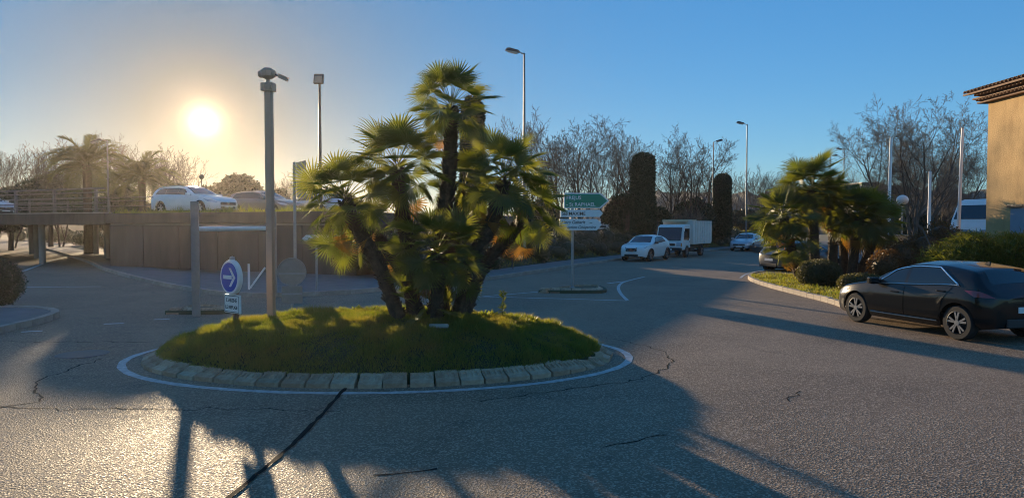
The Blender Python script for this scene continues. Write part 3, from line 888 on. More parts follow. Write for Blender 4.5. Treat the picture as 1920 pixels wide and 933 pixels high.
def crown(parent, top, axis, n, scale, seed, th_max=112, dry=3, th_min=4, squash=1.0):
    """fronds all round the growing tip."""
    r = random.Random(seed); axis = Vector(axis).normalized(); o1 = axis.orthogonal().normalized(); o2 = axis.cross(o1); top = Vector(top)
    for i in range(n + dry):
        isdry = i >= n
        u = (i + .5) / n
        th = R(th_min + (th_max - th_min) * u ** .72) + r.gauss(0, .08)
        if isdry: th = R(r.uniform(120, 155))
        az = i * 2.39996 + r.uniform(-.2, .2)
        d = axis * math.cos(th) + (o1 * math.cos(az) + o2 * math.sin(az)) * math.sin(th)
        d = (d + Vector((0, 0, -.14 * math.sin(th)))).normalized()
        side = axis.cross(d)
        if side.length < .05: side = o1.copy()
        side.normalize(); up = d.cross(side); up = -up if up.dot(axis) < 0 else up
        rl = Matrix.Rotation(r.gauss(0, .45), 3, d); up = rl @ up; side = up.cross(d).normalized(); up = d.cross(side).normalized()
        s = scale * r.uniform(.82, 1.12) * (.8 if u < .12 and not isdry else 1)
        mesh = r.choice(FAN_DRY) if isdry else (r.choice(FAN_OLD) if th > R(95) else r.choice(FAN))
        q = link('frond', mesh, parent)
        base = top + axis * (.10 * math.cos(th)) + d * .05 - axis * (.22 * max(0, u - .5) if not isdry else .2)
        q.matrix_world = Matrix.Translation(base) @ Matrix((d, side, up)).transposed().to_4x4() @ Matrix.Scale(s, 4)
        q.location, q.rotation_euler = q.matrix_world.to_translation(), q.matrix_world.to_euler(); q.scale = (s, s, s)

palm1 = empty('fan_palm_clump', (0, 0, 0), label='big multi-stemmed fan palm clump growing on the roundabout mound', cat='palm')
def zz(px, py, Y): p = AT(px, py, Y); return (p.x, p.y, p.z)
def gb(px, Y):
    x = (px - 960) / FOC * Y; return (x, Y, mound_z(x, Y) - .05)
stems = [  # base px, base Y, [(px,py,Y)...], r0, r1, n, scale, seed
    (815, 11.7, [(828, 440, 11.7), (842, 330, 11.65), (846, 205, 11.6)], .16, .135, 40, .82, 1),
    (775, 11.5, [(765, 470, 11.5), (752, 380, 11.4), (745, 318, 11.35)], .15, .125, 42, .90, 2),
    (748, 11.3, [(712, 500, 11.15), (672, 430, 11.0), (648, 378, 10.95)], .14, .12, 38, .84, 3),
    (855, 11.6, [(892, 480, 11.5), (925, 410, 11.45), (944, 338, 11.4)], .15, .125, 38, .88, 4),
    (866, 11.9, [(905, 500, 11.95), (950, 450, 12.0), (985, 400, 12.05)], .14, .12, 26, .78, 5),
    (818, 11.15, [(820, 520, 10.95), (820, 478, 10.85)], .12, .11, 40, .80, 6),
    (830, 12.2, [(850, 440, 12.3), (868, 360, 12.35)], .13, .12, 26, .80, 7),
    (790, 12.1, [(730, 470, 12.4), (700, 440, 12.5)], .11, .10, 16, .74, 8),
]
for bpx, bY, pts, r0, r1, n, s, sd_ in stems:
    P = [gb(bpx, bY)] + [zz(*p) for p in pts]
    palm_trunk(palm1, P, r0 * .84, r1 * .84, sd_)
    ax = Vector(P[-1]) - Vector(P[-2]); ax = (ax.normalized() + Vector((0, 0, .8))).normalized()
    crown(palm1, P[-1], ax, n, s, sd_ * 7, dry=3 if sd_ in (3, 4, 5, 8) else 1)
for k, (px, Y, h) in enumerate(((780, 11.2, .2), (838, 11.3, .25), (800, 11.6, .3))):
    b = Vector(gb(px, Y)); crown(palm1, b + Vector((0, 0, h)), (0, -.1, 1), 8, .62, 90 + k, th_max=80, dry=0)
palm_hang = Vector(zz(678, 440, 11.0))
crown(palm1, palm_hang, (-.6, .1, -.25), 5, .75, 131, th_max=45, dry=0)

palm2 = empty('fan_palm_clump', (0, 0, 0), label='bushy dark fan palm clump on the kerbed verge behind a clipped ball shrub', cat='palm')
def g2(px, Y): return ((px - 960) / FOC * Y, Y, .08)
for bpx, bY, pts, r0, r1, n, s, sd_ in [
    (1530, 27.6, [(1525, 440, 27.5), (1522, 356, 27.4)], .20, .17, 46, 1.55, 41),
    (1500, 27.2, [(1480, 450, 27.0), (1468, 408, 26.9)], .19, .16, 44, 1.45, 42),
    (1560, 27.9, [(1562, 440, 27.9), (1556, 385, 27.8)], .19, .16, 42, 1.5, 43),
    (1598, 27.4, [(1604, 450, 27.4), (1612, 412, 27.3)], .2, .17, 44, 1.5, 44),
    (1610, 27.9, [(1630, 470, 28.0), (1646, 430, 28.1)], .18, .15, 34, 1.25, 45),
    (1510, 26.7, [(1490, 485, 26.6), (1480, 462, 26.5)], .15, .13, 30, 1.05, 46),
    (1585, 28.4, [(1580, 440, 28.6), (1580, 400, 28.8)], .18, .15, 34, 1.4, 47)]:
    P = [g2(bpx, bY)] + [zz(*p) for p in pts]
    palm_trunk(palm2, P, r0, r1, sd_)
    ax = Vector(P[-1]) - Vector(P[-2]); ax = (ax.normalized() + Vector((0, 0, 1.0))).normalized()
    crown(palm2, P[-1], ax, n, s, sd_ * 5, dry=3)

# ---- date palms beyond the bridge
def date_frond(seed, L, sag):
    r = random.Random(seed); m = MB(); pts = []
    for i in range(11):
        t = i / 10; pts.append(Vector((L * t * (1 - .18 * t * t), 0, L * (.42 * t - sag * t ** 2.2))))
    m.tube(pts, [.035 * (1 - .85 * i / 10) + .004 for i in range(11)], 3, cap=False)
    for k in range(34):
        t = .12 + .88 * k / 34; i = min(int(t * 10), 9); c = pts[i].lerp(pts[i + 1], t * 10 - i); tg = (pts[i + 1] - pts[i]).normalized()
        for s in (-1, 1):
            l = .62 * math.sin(math.pi * (.12 + .83 * t)) * r.uniform(.85, 1.1) + .1
            d = (tg * .75 + Vector((0, s * .75, .28 + r.gauss(0, .12)))).normalized(); q = tg.cross(d).cross(d).normalized() * .022
            tip = c + d * l + Vector((0, 0, -.12 * l))
            m.add([c - q, c + q, c + d * l * .5 + q * 1.2, tip, c + d * l * .5 - q * 1.2], [[0, 1, 2, 3, 4]])
    return m.mesh('frond', 'date_leaf', fix=False)
DATE = [date_frond(s, 3.0 + .25 * (s % 3), .45 + .25 * (s % 4)) for s in range(5)]
def date_palm(px, py, Y, sc_, seed, label):
    c = AT(px, py, Y); root = empty('date_palm', (c.x, c.y, 0), label=label, cat='palm', group='date palms beyond the bridge'); r = random.Random(seed)
    m = MB(); m.tube([(0, 0, -.1), (0, 0, c.z * .5), (0, 0, c.z)], [.33 * sc_, .27 * sc_, .3 * sc_], 12); m.build('trunk', 'palm_trunk', root)
    for i in range(44):
        u = (i + .5) / 44; el = R(82 - 95 * u) + r.gauss(0, .08); az = i * 2.4 + r.uniform(-.2, .2)
        q = link('frond', r.choice(DATE), root, (0, 0, c.z - .1), (0, -el + R(22), 0)); s = sc_ * r.uniform(.85, 1.1)
        q.rotation_euler = (Matrix.Rotation(az, 3, 'Z') @ Matrix.Rotation(-(el - R(22)), 3, 'Y')).to_euler(); q.scale = (s, s, s)
date_palm(163, 308, 50, 1.0, 1, 'tall date palm with arching fronds behind the bridge railing beside the street lamp')
date_palm(266, 332, 52, .92, 2, 'shorter date palm beyond the bridge near the white estate car')

# ---- clipped cypress columns
def column(px, ptop, pw, Y, base, seed, label):
    top = AT(px, ptop, Y).z; w = pw / FOC * Y / 2; x = (px - 960) / FOC * Y; H = top - base
    root = empty('clipped_cypress', (x, Y, base), label=label, cat='cypress', group='clipped cypress columns')
    rg = np.random.default_rng(seed); n = 16000
    h = rg.uniform(0, 1, n); t = rg.uniform(0, 2 * math.pi, n)
    prof = lambda h: np.minimum(1.06 - .16 * h, 1) * np.sqrt(np.clip(1 - np.clip((h - .90) / .10, 0, 1) ** 2, 0, 1)) * np.where(h < .06, .8 + 3.3 * h, 1)
    rr = w * prof(h) * rg.uniform(.90, 1.02, n) * (1 + .05 * np.sin(3 * t + 9 * h) + .04 * np.sin(5 * t - 23 * h))
    P = np.stack([rr * np.cos(t), rr * np.sin(t), h * H], 1); Nn = np.stack([np.cos(t), np.sin(t), np.full(n, .4)], 1)
    v, f = leaf_quads(P, Nn, .20, rg, .35, .8); link('foliage', np_mesh('foliage', v, f, 'cypress_leaf'), root)
    m = MB(); m.lathe([(float(w * .92 * prof(np.array(q))), q * H * .985) for q in (0.02, .08, .3, .6, .88, .93, .97, .995)], 18); m.build('inner_foliage', 'cypress_leaf', root, smooth=True)
    m = MB(); m.tube([(0, 0, -.15), (0, 0, H * .3)], .09, 8); m.build('trunk', 'bark_bare', root)
column(1205, 288, 43, 55, 1.2, 1, 'tallest clipped cypress column standing on the bank behind the white truck')
column(1354, 327, 30, 67, 1.0, 2, 'slimmer clipped cypress column beside the street lamp beyond the truck')
column(886, 184, 38, 33, 1.6, 3, 'clipped cypress column rising behind the tallest stem of the roundabout palm')

# ---- bare trees
GT = 'bare trees behind the bank'
tl = [('ash1', 1062, 228, 62, .3), ('ash2', 1100, 224, 66, 2.1), ('ash3', 1018, 238, 60, 4.0), ('ash2', 1170, 240, 68, 5.0), ('ash1', 1205, 246, 70, 1.2), ('ash3', 1255, 262, 66, .8),
      ('ash2', 1296, 262, 64, 3.4), ('ash1', 1325, 268, 72, 2.7), ('ash3', 1140, 250, 58, 3.0), ('ash2', 975, 250, 64, 1.0), ('ash1', 1280, 275, 76, 5.5), ('ash3', 1085, 255, 56, 2.2)]
tlab = ['tall upright bare tree directly above the green direction sign', 'bare tree with wide crown just behind the green arrow tip', 'twin-stemmed bare tree between the roundabout palms and the green sign', 'bare tree whose crown fills the gap beside the tallest cypress column', 'bare tree standing directly behind the tallest cypress column', 'twin-stemmed bare tree above the cab of the white truck', 'bare tree above the rear of the truck body', 'bare tree behind the lamp that stands beyond the truck', 'nearer twin-stemmed bare tree above the pale car on the upper road', 'bare tree half hidden by the roundabout palm beside the tall street lamp', 'farther bare tree between the truck and the slimmer cypress', 'nearer twin-stemmed bare tree right behind the green direction sign']
for (kx, px, pt, Y, rz), lb in zip(tl, tlab):
    p = AT(px, pt, Y); bare_tree(kx, (p.x, Y, 0), p.z / 10.0 * 1.04, rz, lb, GT)
for kx, px, pt, Y, rz, lb in [('ash3', 1480, 302, 96, 1.0, 'rounded bare tree beyond the palm clump near the silver saloon'), ('broom', 1425, 322, 95, 2.0, 'low bare tree behind the lone tall street lamp'), ('broom', 1375, 330, 90, 3.0, 'thin bare tree just beyond the slimmer cypress column'), ('broom', 1450, 335, 100, 3.6, 'small bare tree at the foot of the distant hills')]:
    p = AT(px, pt, Y); bare_tree(kx, (p.x, Y, 0), p.z / (10.0 if kx != 'broom' else 6.0), rz, lb, 'far bare trees')
p = AT(1712, 196, 52); bare_tree('plane', (p.x, 52, 0), p.z / 11.2, .6, 'large spreading bare plane tree behind the globe lamp', None, 'bark_pale', 'plane_tree')
p = AT(1770, 262, 60); bare_tree('plane', (p.x, 60, 0), p.z / 11.2, 3.6, 'smaller bare tree beside the plane tree near the motorhome', None, 'bark_pale', 'plane_tree')
p = AT(1640, 285, 60); bare_tree('ash1', (p.x, 60, 0), p.z / 10, 2.6, 'bare tree between the plane tree and the distant flat-roofed block', None)
GL = 'bare trees beyond the bridge'
for kx, px, pt, Y, rz in [('broom', 20, 288, 66, .4), ('broom', 65, 282, 70, 1.4), ('broom', 110, 290, 66, 2.4), ('broom', 208, 268, 78, 3.4), ('broom', 185, 272, 82, .9), ('broom', 340, 292, 70, 4.4), ('broom', 318, 300, 74, 5.4), ('broom', 525, 335, 84, 1.9), ('broom', -30, 285, 68, 2.9), ('broom', 545, 340, 88, 2.0)]:
    p = AT(px, pt, Y); bare_tree(kx, (p.x, Y, 0), p.z / 6.0, rz, 'bare brushy tree against the low sun beyond the bridge', GL)
p = G(962, 504, .13); bare_tree('young', (p.x, p.y, .1), .78, 1.0, 'slender pale young tree at the edge of the pavement', None, 'bark_pale', 'young_tree')

# ---- rounded evergreen trees beyond the raised road
def dome_tree(px, ptop, pw, Y, seed, label, mat='pine_leaf', n=14000):
    r = random.Random(seed); top = AT(px, ptop, Y).z; w = pw / FOC * Y / 2; x = (px - 960) / FOC * Y; bl = []
    for i in range(11):
        a = i * 2.4; q = math.sqrt((i + .5) / 11); bl.append((w * .72 * q * math.cos(a), w * .5 * q * math.sin(a), top * (.78 - .30 * q * q) + r.uniform(-.2, .2), w * .36, w * .34, top * .22))
    root = empty('evergreen_tree', (x, Y, 0), label=label, cat='tree', group='evergreen trees beyond the raised road')
    rg = np.random.default_rng(seed); P, Nn = blob_points(n, rg, bl); v, f = leaf_quads(P, Nn, .26, rg, .5)
    link('crown', np_mesh('crown', v, f, mat), root)
    m = MB()
    for b in bl: m.add(*ico(b[:3], [q * .8 for q in b[3:]], 2))
    m.build('inner_crown', mat, root, smooth=True)
    m = MB(); m.tube([(0, 0, -.1), (.1, 0, top * .7)], [.22, .12], 8); m.build('trunk', 'bark_bare', root)
dome_tree(450, 324, 135, 62, 1, 'broad rounded evergreen tree under the sun behind the raised road')
dome_tree(380, 352, 90, 66, 2, 'low evergreen behind the roof of the white estate car')
dome_tree(95, 320, 150, 66, 3, 'wide low evergreen beside the tall date palm')
dome_tree(20, 345, 120, 60, 4, 'dark evergreen clump behind the end of the bridge railing')
dome_tree(330, 345, 90, 58, 5, 'small evergreen beneath the shorter date palm')
dome_tree(230, 350, 120, 58, 6, 'evergreen clump between the two date palms')
dome_tree(520, 352, 80, 64, 7, 'low evergreen behind the stack of direction panels')
dome_tree(620, 350, 160, 60, 8, 'dark evergreen hidden behind the roundabout palms')
dome_tree(1165, 362, 70, 58, 9, 'dark evergreen beside the tallest cypress column', 'cypress_leaf')
dome_tree(1300, 372, 90, 66, 10, 'dark ivy-clad evergreen beside the lamp beyond the truck', 'cypress_leaf')
dome_tree(1395, 392, 90, 84, 11, 'far dark thicket beyond the silver saloon')
dome_tree(1700, 400, 160, 62, 12, 'dark undergrowth at the foot of the plane tree')
dome_tree(1800, 398, 150, 62, 13, 'dark undergrowth behind the motorhome')
dome_tree(1230, 385, 80, 64, 14, 'low evergreen between the two cypress columns', 'cypress_leaf')
dome_tree(1010, 375, 110, 56, 15, 'dark evergreen behind the green direction sign', 'cypress_leaf')

# ---- shrubs along the bank
GB = 'dark shrubs along the bank'
bo = offset_path(bank, 4.6)
for i, p in enumerate(bo):
    if i % 2 or p[1] > 76: continue
    if p[1] < 27: continue
    r = random.Random(i * 3 + 1); z = bz[i] - .5; bl = []
    for k in range(6):
        bl.append((r.uniform(-1.1, 1.1), r.uniform(-1.0, .6), r.uniform(.1, .75) - .45, r.uniform(.5, .85), r.uniform(.5, .85), r.uniform(.45, .8)))
    shrub('bank_shrub', (p[0], p[1], z), bl, 4200, .11, r.choice(['shrub_leaf', 'shrub_leaf', 'box_leaf']), 'dark loose evergreen shrub on the bank behind the parked vehicles', 'shrub', GB, zmin=-1.6, seed=i)
bo2 = offset_path(bank, 2.8)
for i, p in enumerate(bo2):
    if i % 3 or p[1] > 72 or p[1] < 25: continue
    r = random.Random(i * 5 + 2); bl = [(r.uniform(-.9, .9), r.uniform(-.3, .5), r.uniform(.2, .6), r.uniform(.4, .7), r.uniform(.4, .6), r.uniform(.4, .6)) for k in range(5)]
    shrub('bank_shrub', (p[0], p[1], .25), bl, 3200, .10, 'shrub_leaf', 'low dark shrub at the foot of the bank beside the pavement', 'shrub', 'low shrubs at the foot of the bank', zmin=-.2, seed=i + 50)
# dry reeds
r = random.Random(3); P = []
for k, (px, pt) in enumerate(((1290, 385), (1270, 392), (1310, 392), (1180, 392), (1222, 398))):
    m = MB(); Y = 53 + k; c = AT(px, pt, Y)
    for j in range(70):
        a = r.random() * 6.28; q = r.random() * .5; h = (c.z - 1.7) * r.uniform(.5, 1.05); b = Vector((q * math.cos(a), q * math.sin(a), 0))
        m.tube([b, b + Vector((r.gauss(0, .12), r.gauss(0, .12), h * .6)), b + Vector((r.gauss(0, .35), r.gauss(0, .35), h))], [.012, .01, .004], 3, cap=False)
    o = m.build('dry_reeds', 'bark_pale', label='tuft of dry pale stems on the bank above the truck', cat='reeds', group='dry stems on the bank'); o.location = (c.x, Y, 1.7)

# ---- shrubs at the kerbed verge
def clipped(name, px0, px1, ptop, Y, depth, leaf, mat, n, label, seed, cat='shrub'):
    x0, x1 = (px0 - 960) / FOC * Y, (px1 - 960) / FOC * Y; h = AT(px0, ptop, Y).z - .1; w = (x1 - x0) / 2; r = random.Random(seed)
    bl = [(0, 0, h * .45, w * .97, depth * .97, h * .55)] + [(w * .6 * math.cos(a), depth * .6 * math.sin(a), h * .5, w * .38, depth * .4, h * .42) for a in [i * 1.05 for i in range(6)]]
    return shrub(name, ((x0 + x1) / 2, Y, .11), bl, n, leaf, mat, label, cat, seed=seed)
clipped('ball_shrub', 1496, 1577, 487, 23.6, .72, .045, 'box_leaf', 26000, 'clipped round box ball on the kerbed verge in front of the palms', 1)
clipped('low_shrub', 1573, 1662, 513, 21.6, .55, .05, 'olive_leaf', 16000, 'low rounded olive-green shrub between the box ball and the black hatchback', 2)
r = random.Random(8)
c = AT(1708, 440, 25.5)
bl = [(-.35 + .75 * (k % 4) * .9, r.uniform(-.3, .3), .55 + .25 * (k % 4) * (1 if k < 4 else .7), .75, .65, .62 + .1 * (k % 4)) for k in range(8)]
shrub('brown_hedge', (c.x - .5, 25.5, .1), bl, 22000, .075, 'brown_leaf', 'mounded hedge of glossy brown leaves beside the tan pillar', 'hedge', seed=3)
# feathery hedge behind the black car
rg = np.random.default_rng(5)
hx0, hx1 = AT(1745, 440, 20.6).x, 18.5
root = empty('feathery_hedge', ((hx0 + hx1) / 2, 20.4, .1), label='long feathery green hedge behind the black hatchback in front of the house', cat='hedge')
n = 52000; hx = rg.uniform(hx0, hx1, n); hy = rg.normal(20.4, .36, n); top = 1.72 + .12 * np.sin(hx * 2.1) + .10 * np.sin(hx * 5.3) - .75 * np.exp(-(hx - hx0) / .55); hz = top * rg.uniform(0.02, 1, n) ** .7
P = np.stack([hx - (hx0 + hx1) / 2, hy - 20.4, hz], 1); L = rg.uniform(.16, .46, n)
d = np.stack([rg.normal(-.25, .4, n), rg.normal(-.3, .4, n), rg.uniform(.3, 1.0, n)], 1); d /= np.linalg.norm(d, axis=1)[:, None]
b = np.cross(d, rg.normal(size=(n, 3))); b /= np.linalg.norm(b, axis=1)[:, None]
droop = np.stack([np.zeros(n), np.zeros(n), -L * .35], 1)
V = np.stack([P, P + d * (L * .5)[:, None] + b * .009, P + d * L[:, None] + droop, P + d * (L * .5)[:, None] - b * .009], 1).reshape(-1, 3)
link('foliage', np_mesh('foliage', V, np.arange(4 * n).reshape(n, 4), 'bamboo_leaf'), root)
m = MB()
for k in range(90):
    x = rg.uniform(hx0, hx1) - (hx0 + hx1) / 2; y = rg.normal(0, .25); m.tube([(x, y, -.02), (x + rg.normal(0, .06), y, .8), (x + rg.normal(0, .15), y + rg.normal(0, .1), 1.45)], [.012, .01, .005], 4, cap=False)
m.build('cane', 'bark_pale', root, kind='stuff')
# clipped shrub on the left island
c = G(-20, 578)
shrub('clipped_shrub', (c.x - .25, c.y, .1), [(0, 0, .55, 1.05, .8, .72), (-.3, .1, .5, .95, .8, .7), (.25, -.1, .55, .78, .7, .68)], 22000, .06, 'shrub_leaf', 'dark clipped round shrub on the kerbed traffic island by the underpass road', seed=9)
for k, (px, py, h) in enumerate(((218, 478, 1.5), (150, 460, 1.5), (250, 482, .9), (90, 454, 1.9), (30, 452, 2.0), (120, 455, 1.8), (180, 462, 1.6), (-20, 452, 2.0), (60, 450, 2.2))):  # most of these shrubs are added to darken the opening under the deck
    c = G(px, py); shrub('underpass_shrub', (c.x, c.y, 0), [(0, 0, h * .5, .9, .9, h * .55), (.6, .2, h * .4, .7, .7, h * .45)], 4000, .1, 'shrub_leaf', 'dark shrub in the partly added planting that darkens the opening beneath the bridge', 'shrub', 'shrubs under the bridge', seed=60 + k)
# weed stalk and small weeds on the mound
root = empty('weed', (gb(942, 12.1)[0], 12.1, gb(942, 12.1)[2] + .04), label='lone upright leafy weed on the back slope of the mound', cat='weed')
m = MB(); m.tube([(0, 0, 0), (.01, 0, .2), (.03, 0, .48)], [.008, .006, .003], 5); m.build('stem', 'grass', root)
rg = np.random.default_rng(4); h = rg.uniform(0, .45, 70); P = np.stack([.03 * h, 0 * h, h], 1); a = rg.uniform(0, 6.28, 70)
v, f = leaf_quads(P, np.stack([np.cos(a), np.sin(a), .3 + 0 * a], 1), .09, rg, .35, 2.0); link('leaf', np_mesh('leaf', v, f, 'grass'), root)
for k, (px, Y) in enumerate(((908, 12.0), (925, 12.2), (895, 11.6), (700, 12.6), (668, 12.9), (900, 10.6), (1000, 11.9))):
    b = gb(px, Y); root = empty('weed', (b[0], b[1], b[2] + .04), label='small tuft of broad-leaved weed in the mound grass', cat='weed', group='weed tufts on the mound')
    n = 40; P = np.zeros((n, 3)); a = rg.uniform(0, 6.28, n); v, f = leaf_quads(P, np.stack([np.cos(a) * .8, np.sin(a) * .8, rg.uniform(.2, 1.2, n)], 1), .13, rg, .28, 2.0)
    link('leaf', np_mesh('leaf', v, f, 'grass'), root)
b = gb(822, 10.62); m = MB(); m.box((b[0], b[1], b[2] + .07), (.30, .10, .06), rz=.1); m.build('flat_stone', 'stone', bevel=.02, label='small flat stone at the foot of the roundabout palms', cat='stone')

# ================================================================== SIGNS, LAMPS, STREET FURNITURE
def plate_text(parent, txt, size, mat, x, z, y, shear=0.0):
    """lettering on a board facing local -Y."""
    me = text_mesh(txt, size, mat, shear=shear)
    return link('lettering', me, parent, (x, y, z), (math.pi / 2, 0, 0))

# green direction sign on its island
root = empty('direction_sign', (sg.x, sg.y, .085), R(4), label='green and white direction arrow boards on a grey post standing on the sign island', cat='road sign')
m = MB(); m.tube([(0, 0, -.05), (0, 0, 3.12)], .045, 14); m.build('post', 'galv', root, smooth=True)
m = MB(); m.tube([(0, 0, 3.12), (0, 0, 3.14)], .047, 14); m.lathe([(.09, 0), (.09, .02), (.05, .03)], 14); m.build('collar', 'galv', root, smooth=True)
def arrow_poly(x0, x1, z0, z1, tip): return [(x0, z0), (x1 - tip, z0), (x1, (z0 + z1) / 2), (x1 - tip, z1), (x0, z1)]
def board(x0, x1, z0, z1, tip, back, face, bw, label):
    m = MB(); m.prism(arrow_poly(x0, x1, z0, z1, tip), .045, Matrix.Translation((0, -.095, 0))); b = m.build('sign_board', back, root, label=label)
    if face: m = MB(); m.prism(arrow_poly(x0 + bw, x1 - bw * 1.7, z0 + bw, z1 - bw, tip - bw * .35), .004, Matrix.Translation((0, -.0985, 0))); m.build('sign_face', face, b)
    return b
b = board(-.30, 1.20, 2.62, 3.12, .27, 'sign_white', 'sign_green', .035, 'green arrow board with white lettering')
plate_text(b, 'FREJUS', .165, 'sign_white', -.22, 2.91, -.1005); plate_text(b, '- S\u1d40 RAPHAEL' if False else '- St RAPHAEL', .165, 'sign_white', -.22, 2.69, -.1005)
b = board(-.42, 1.00, 2.335, 2.57, .11, 'sign_white', None, .02, 'narrow white arrow board with black lettering')
plate_text(b, 'Ste MAXIME', .15, 'sign_black', -.37, 2.395, -.0975)
b = board(-.44, .96, 1.90, 2.27, .16, 'sign_white', None, .02, 'larger white arrow board with two lines of black lettering')
plate_text(b, 'Hors Gabarit', .145, 'sign_black', -.38, 2.115, -.0975, .25); plate_text(b, 'Deviation Obligatoire', .13, 'sign_black', -.38, 1.955, -.0975, .25)
plate_text(b, '~', .16, 'sign_black', .55, 2.10, -.0975)
for z in (2.45, 2.08, 2.87):
    m = MB(); m.box((0, -.02, z), (.13, .1, .06)); m.build('bracket', 'galv', root)

# blue arrow sign on the mound
q = gb(437, 11.35)
root = empty('arrow_sign', (q[0], q[1], q[2]), R(-38), label='round blue sign with white right arrow above a small lettered plate on the mound', cat='road sign')
zc = AT(437, 519, 11.35).z - q[2]; rd = .27
m = MB(); m.box((0, .03, (zc - .25) / 2), (.07, .07, zc - .2)); m.build('post', 'rust_post', root)
m = MB(); m.lathe([(0, .0), (rd, .0), (rd + .012, .02), (rd + .012, .07), (rd - .03, .08), (0, .08)], 36, (0, -.075, zc), 'Y'); m.build('disc', 'sign_white', root, smooth=True)
m = MB(); m.lathe([(0, 0), (rd - .035, 0), (rd - .035, .004), (0, .004)], 36, (0, -.0795, zc), 'Y'); d_ = m.build('sign_face', 'sign_blue', root)
m = MB(); y = -.0835
m.prism([(-.17, zc - .03), (.08, zc - .03), (.08, zc + .03), (-.17, zc + .03)], .003, Matrix.Translation((0, y, 0)))
for s in (-1, 1): m.prism([(.19, zc), (.06, zc + s * .15), (.0, zc + s * .15), (.12, zc)], .003, Matrix.Translation((0, y - .0006 * (s + 1.5), 0)))
m.build('arrow', 'sign_white', d_)
pz = AT(437, 569, 11.35).z - q[2]
m = MB(); m.box((0, -.02, pz), (.46, .035, .30)); b = m.build('lower_plate', 'sign_white', root, bevel=.012)
m = MB()
for z in (-.13, .13): m.box((0, -.0385, pz + z), (.40, .002, .010))
for x in (-.205, .205): m.box((x, -.0385, pz), (.010, .002, .25))
m.build('border', 'sign_black', b)
plate_text(b, "L'ARENE", .085, 'sign_black', -.16, pz + .03, -.0395); plate_text(b, 'LE REFUGE', .075, 'sign_black', -.19, pz - .08, -.0395)
m = MB(); m.lathe([(.02, 0), (.045, .01), (.04, .05), (0, .07)], 12, (.0, -.02, zc + rd)); m.build('cap', 'galv', root, smooth=True)

# camera mast
q = gb(507, 11.9); top = AT(507, 172, 11.9).z - q[2]
root = empty('camera_mast', q, R(-8), label='tall square grey mast carrying camera housings on the mound', cat='camera mast')
m = MB(); m.box((0, 0, top / 2 - .1), (.112, .112, top + .2)); m.build('mast', 'mast_paint', root, bevel=.008)
before = set(root.children)
m = MB(); m.box((-.13, 0, top + .12), (.10, .24, .22)); m.build('junction_box', 'cam_body', root, bevel=.012)
m = MB(); m.box((.06, -.02, top + .11), (.22, .26, .23)); m.lathe([(.0, 0), (.075, 0), (.075, .05), (.0, .06)], 20, (.07, -.19, top + .10), 'Y'); m.build('control_box', 'cam_body', root, bevel=.015, smooth=True)
m = MB(); m.lathe([(.09, 0), (.055, .05), (.05, .12), (.13, .16), (.17, .21), (.17, .36), (.12, .42), (0, .44)], 18, (-.02, 0, top + .20)); m.build('turret', 'cam_body', root, smooth=True)
for x in (-.21, .13):
    m = MB(); m.lathe([(.085, -.06), (.10, -.03), (.10, .04), (.07, .07)], 14, (x, 0, top + .475), 'X'); m.build('side_housing', 'cam_body', root, smooth=True)
m = MB(); m.box((-.03, -.15, top + .47), (.14, .08, .16)); m.build('lens_housing', 'cam_body', root, bevel=.02)
m = MB(); m.tube([(.15, 0, top + .47), (.27, -.01, top + .42), (.33, -.01, top + .40)], .025, 8); m.build('arm', 'dark_metal', root, smooth=True)
m = MB(); m.box((.42, -.01, top + .355), (.28, .10, .10), ry=R(24)); bc = m.build('bullet_camera', 'cam_body', root, bevel=.015)
m = MB(); m.box((.42, -.01, top + .415), (.30, .125, .012), ry=R(24)); m.build('sun_shield', 'mast_paint', bc)
m = MB(); m.lathe([(.035, 0), (.035, .012)], 14, (.548, -.01, top + .299), 'X'); m.build('lens', 'glass', bc)

for ch in set(root.children) - before:
    ch.location = (0, 0, top * (1 - .62) + .0); ch.scale = (.62, .62, .62)

# signs seen from behind and small boards near the pavement
def pole(root, h, r=.035, mat='galv'):
    m = MB(); m.tube([(0, 0, -.08), (0, 0, h)], r, 10); m.build('post', mat, root, smooth=True)
p = AT(548, 509, 13.9); zb_ = mound_z(p.x, p.y)
p = AT(548, 509, 16.0)
root = empty('round_sign', (p.x, p.y, 0), R(8), label='round sign over a square plate seen from behind, beyond the camera mast', cat='road sign')
pole(root, p.z + .25)
m = MB(); m.lathe([(0, 0), (.30, 0), (.315, -.015), (.315, -.035), (.29, -.03), (.285, -.01), (0, -.01)], 32, (0, -.045, p.z), 'Y'); m.build('disc', 'sign_back', root, smooth=True)
m = MB(); m.tube([(.31 * math.cos(a), -.055, p.z + .31 * math.sin(a)) for a in [i * 2 * math.pi / 32 for i in range(33)]], .012, 6, cap=False); m.build('rim', 'galv', root, smooth=True)
m = MB(); m.box((0, -.055, p.z - .52), (.46, .02, .40)); m.build('lower_plate', 'sign_back', root, bevel=.03)
m = MB(); m.box((0, -.07, p.z - .04), (.60, .01, .035)); m.box((0, -.072, p.z - .50), (.44, .01, .035)); m.build('stiffener', 'galv', root)

p = G(594, 546, .12)
root = empty('small_arrow_sign', (p.x, p.y, .12), R(3), label='small white arrow board pointing to the underpass on a slim post before the wall', cat='road sign')
z = AT(590, 447, p.y).z - .12; pole(root, z + .06)
m = MB(); m.prism([(-.42, z), (-.30, z - .11), (.40, z - .11), (.40, z + .11), (-.30, z + .11)], .02, Matrix.Translation((0, -.06, 0))); b = m.build('sign_board', 'sign_white', root)
plate_text(b, 'CENTRE', .10, 'sign_black', -.24, z - .035, -.0625) if False else None
m = MB(); m.prism([(-.24, z - .02), (.3, z - .02), (.3, z + .015), (-.24, z + .015)], .002, Matrix.Translation((0, -.0625, 0))); m.build('lettering', 'sign_black', b)

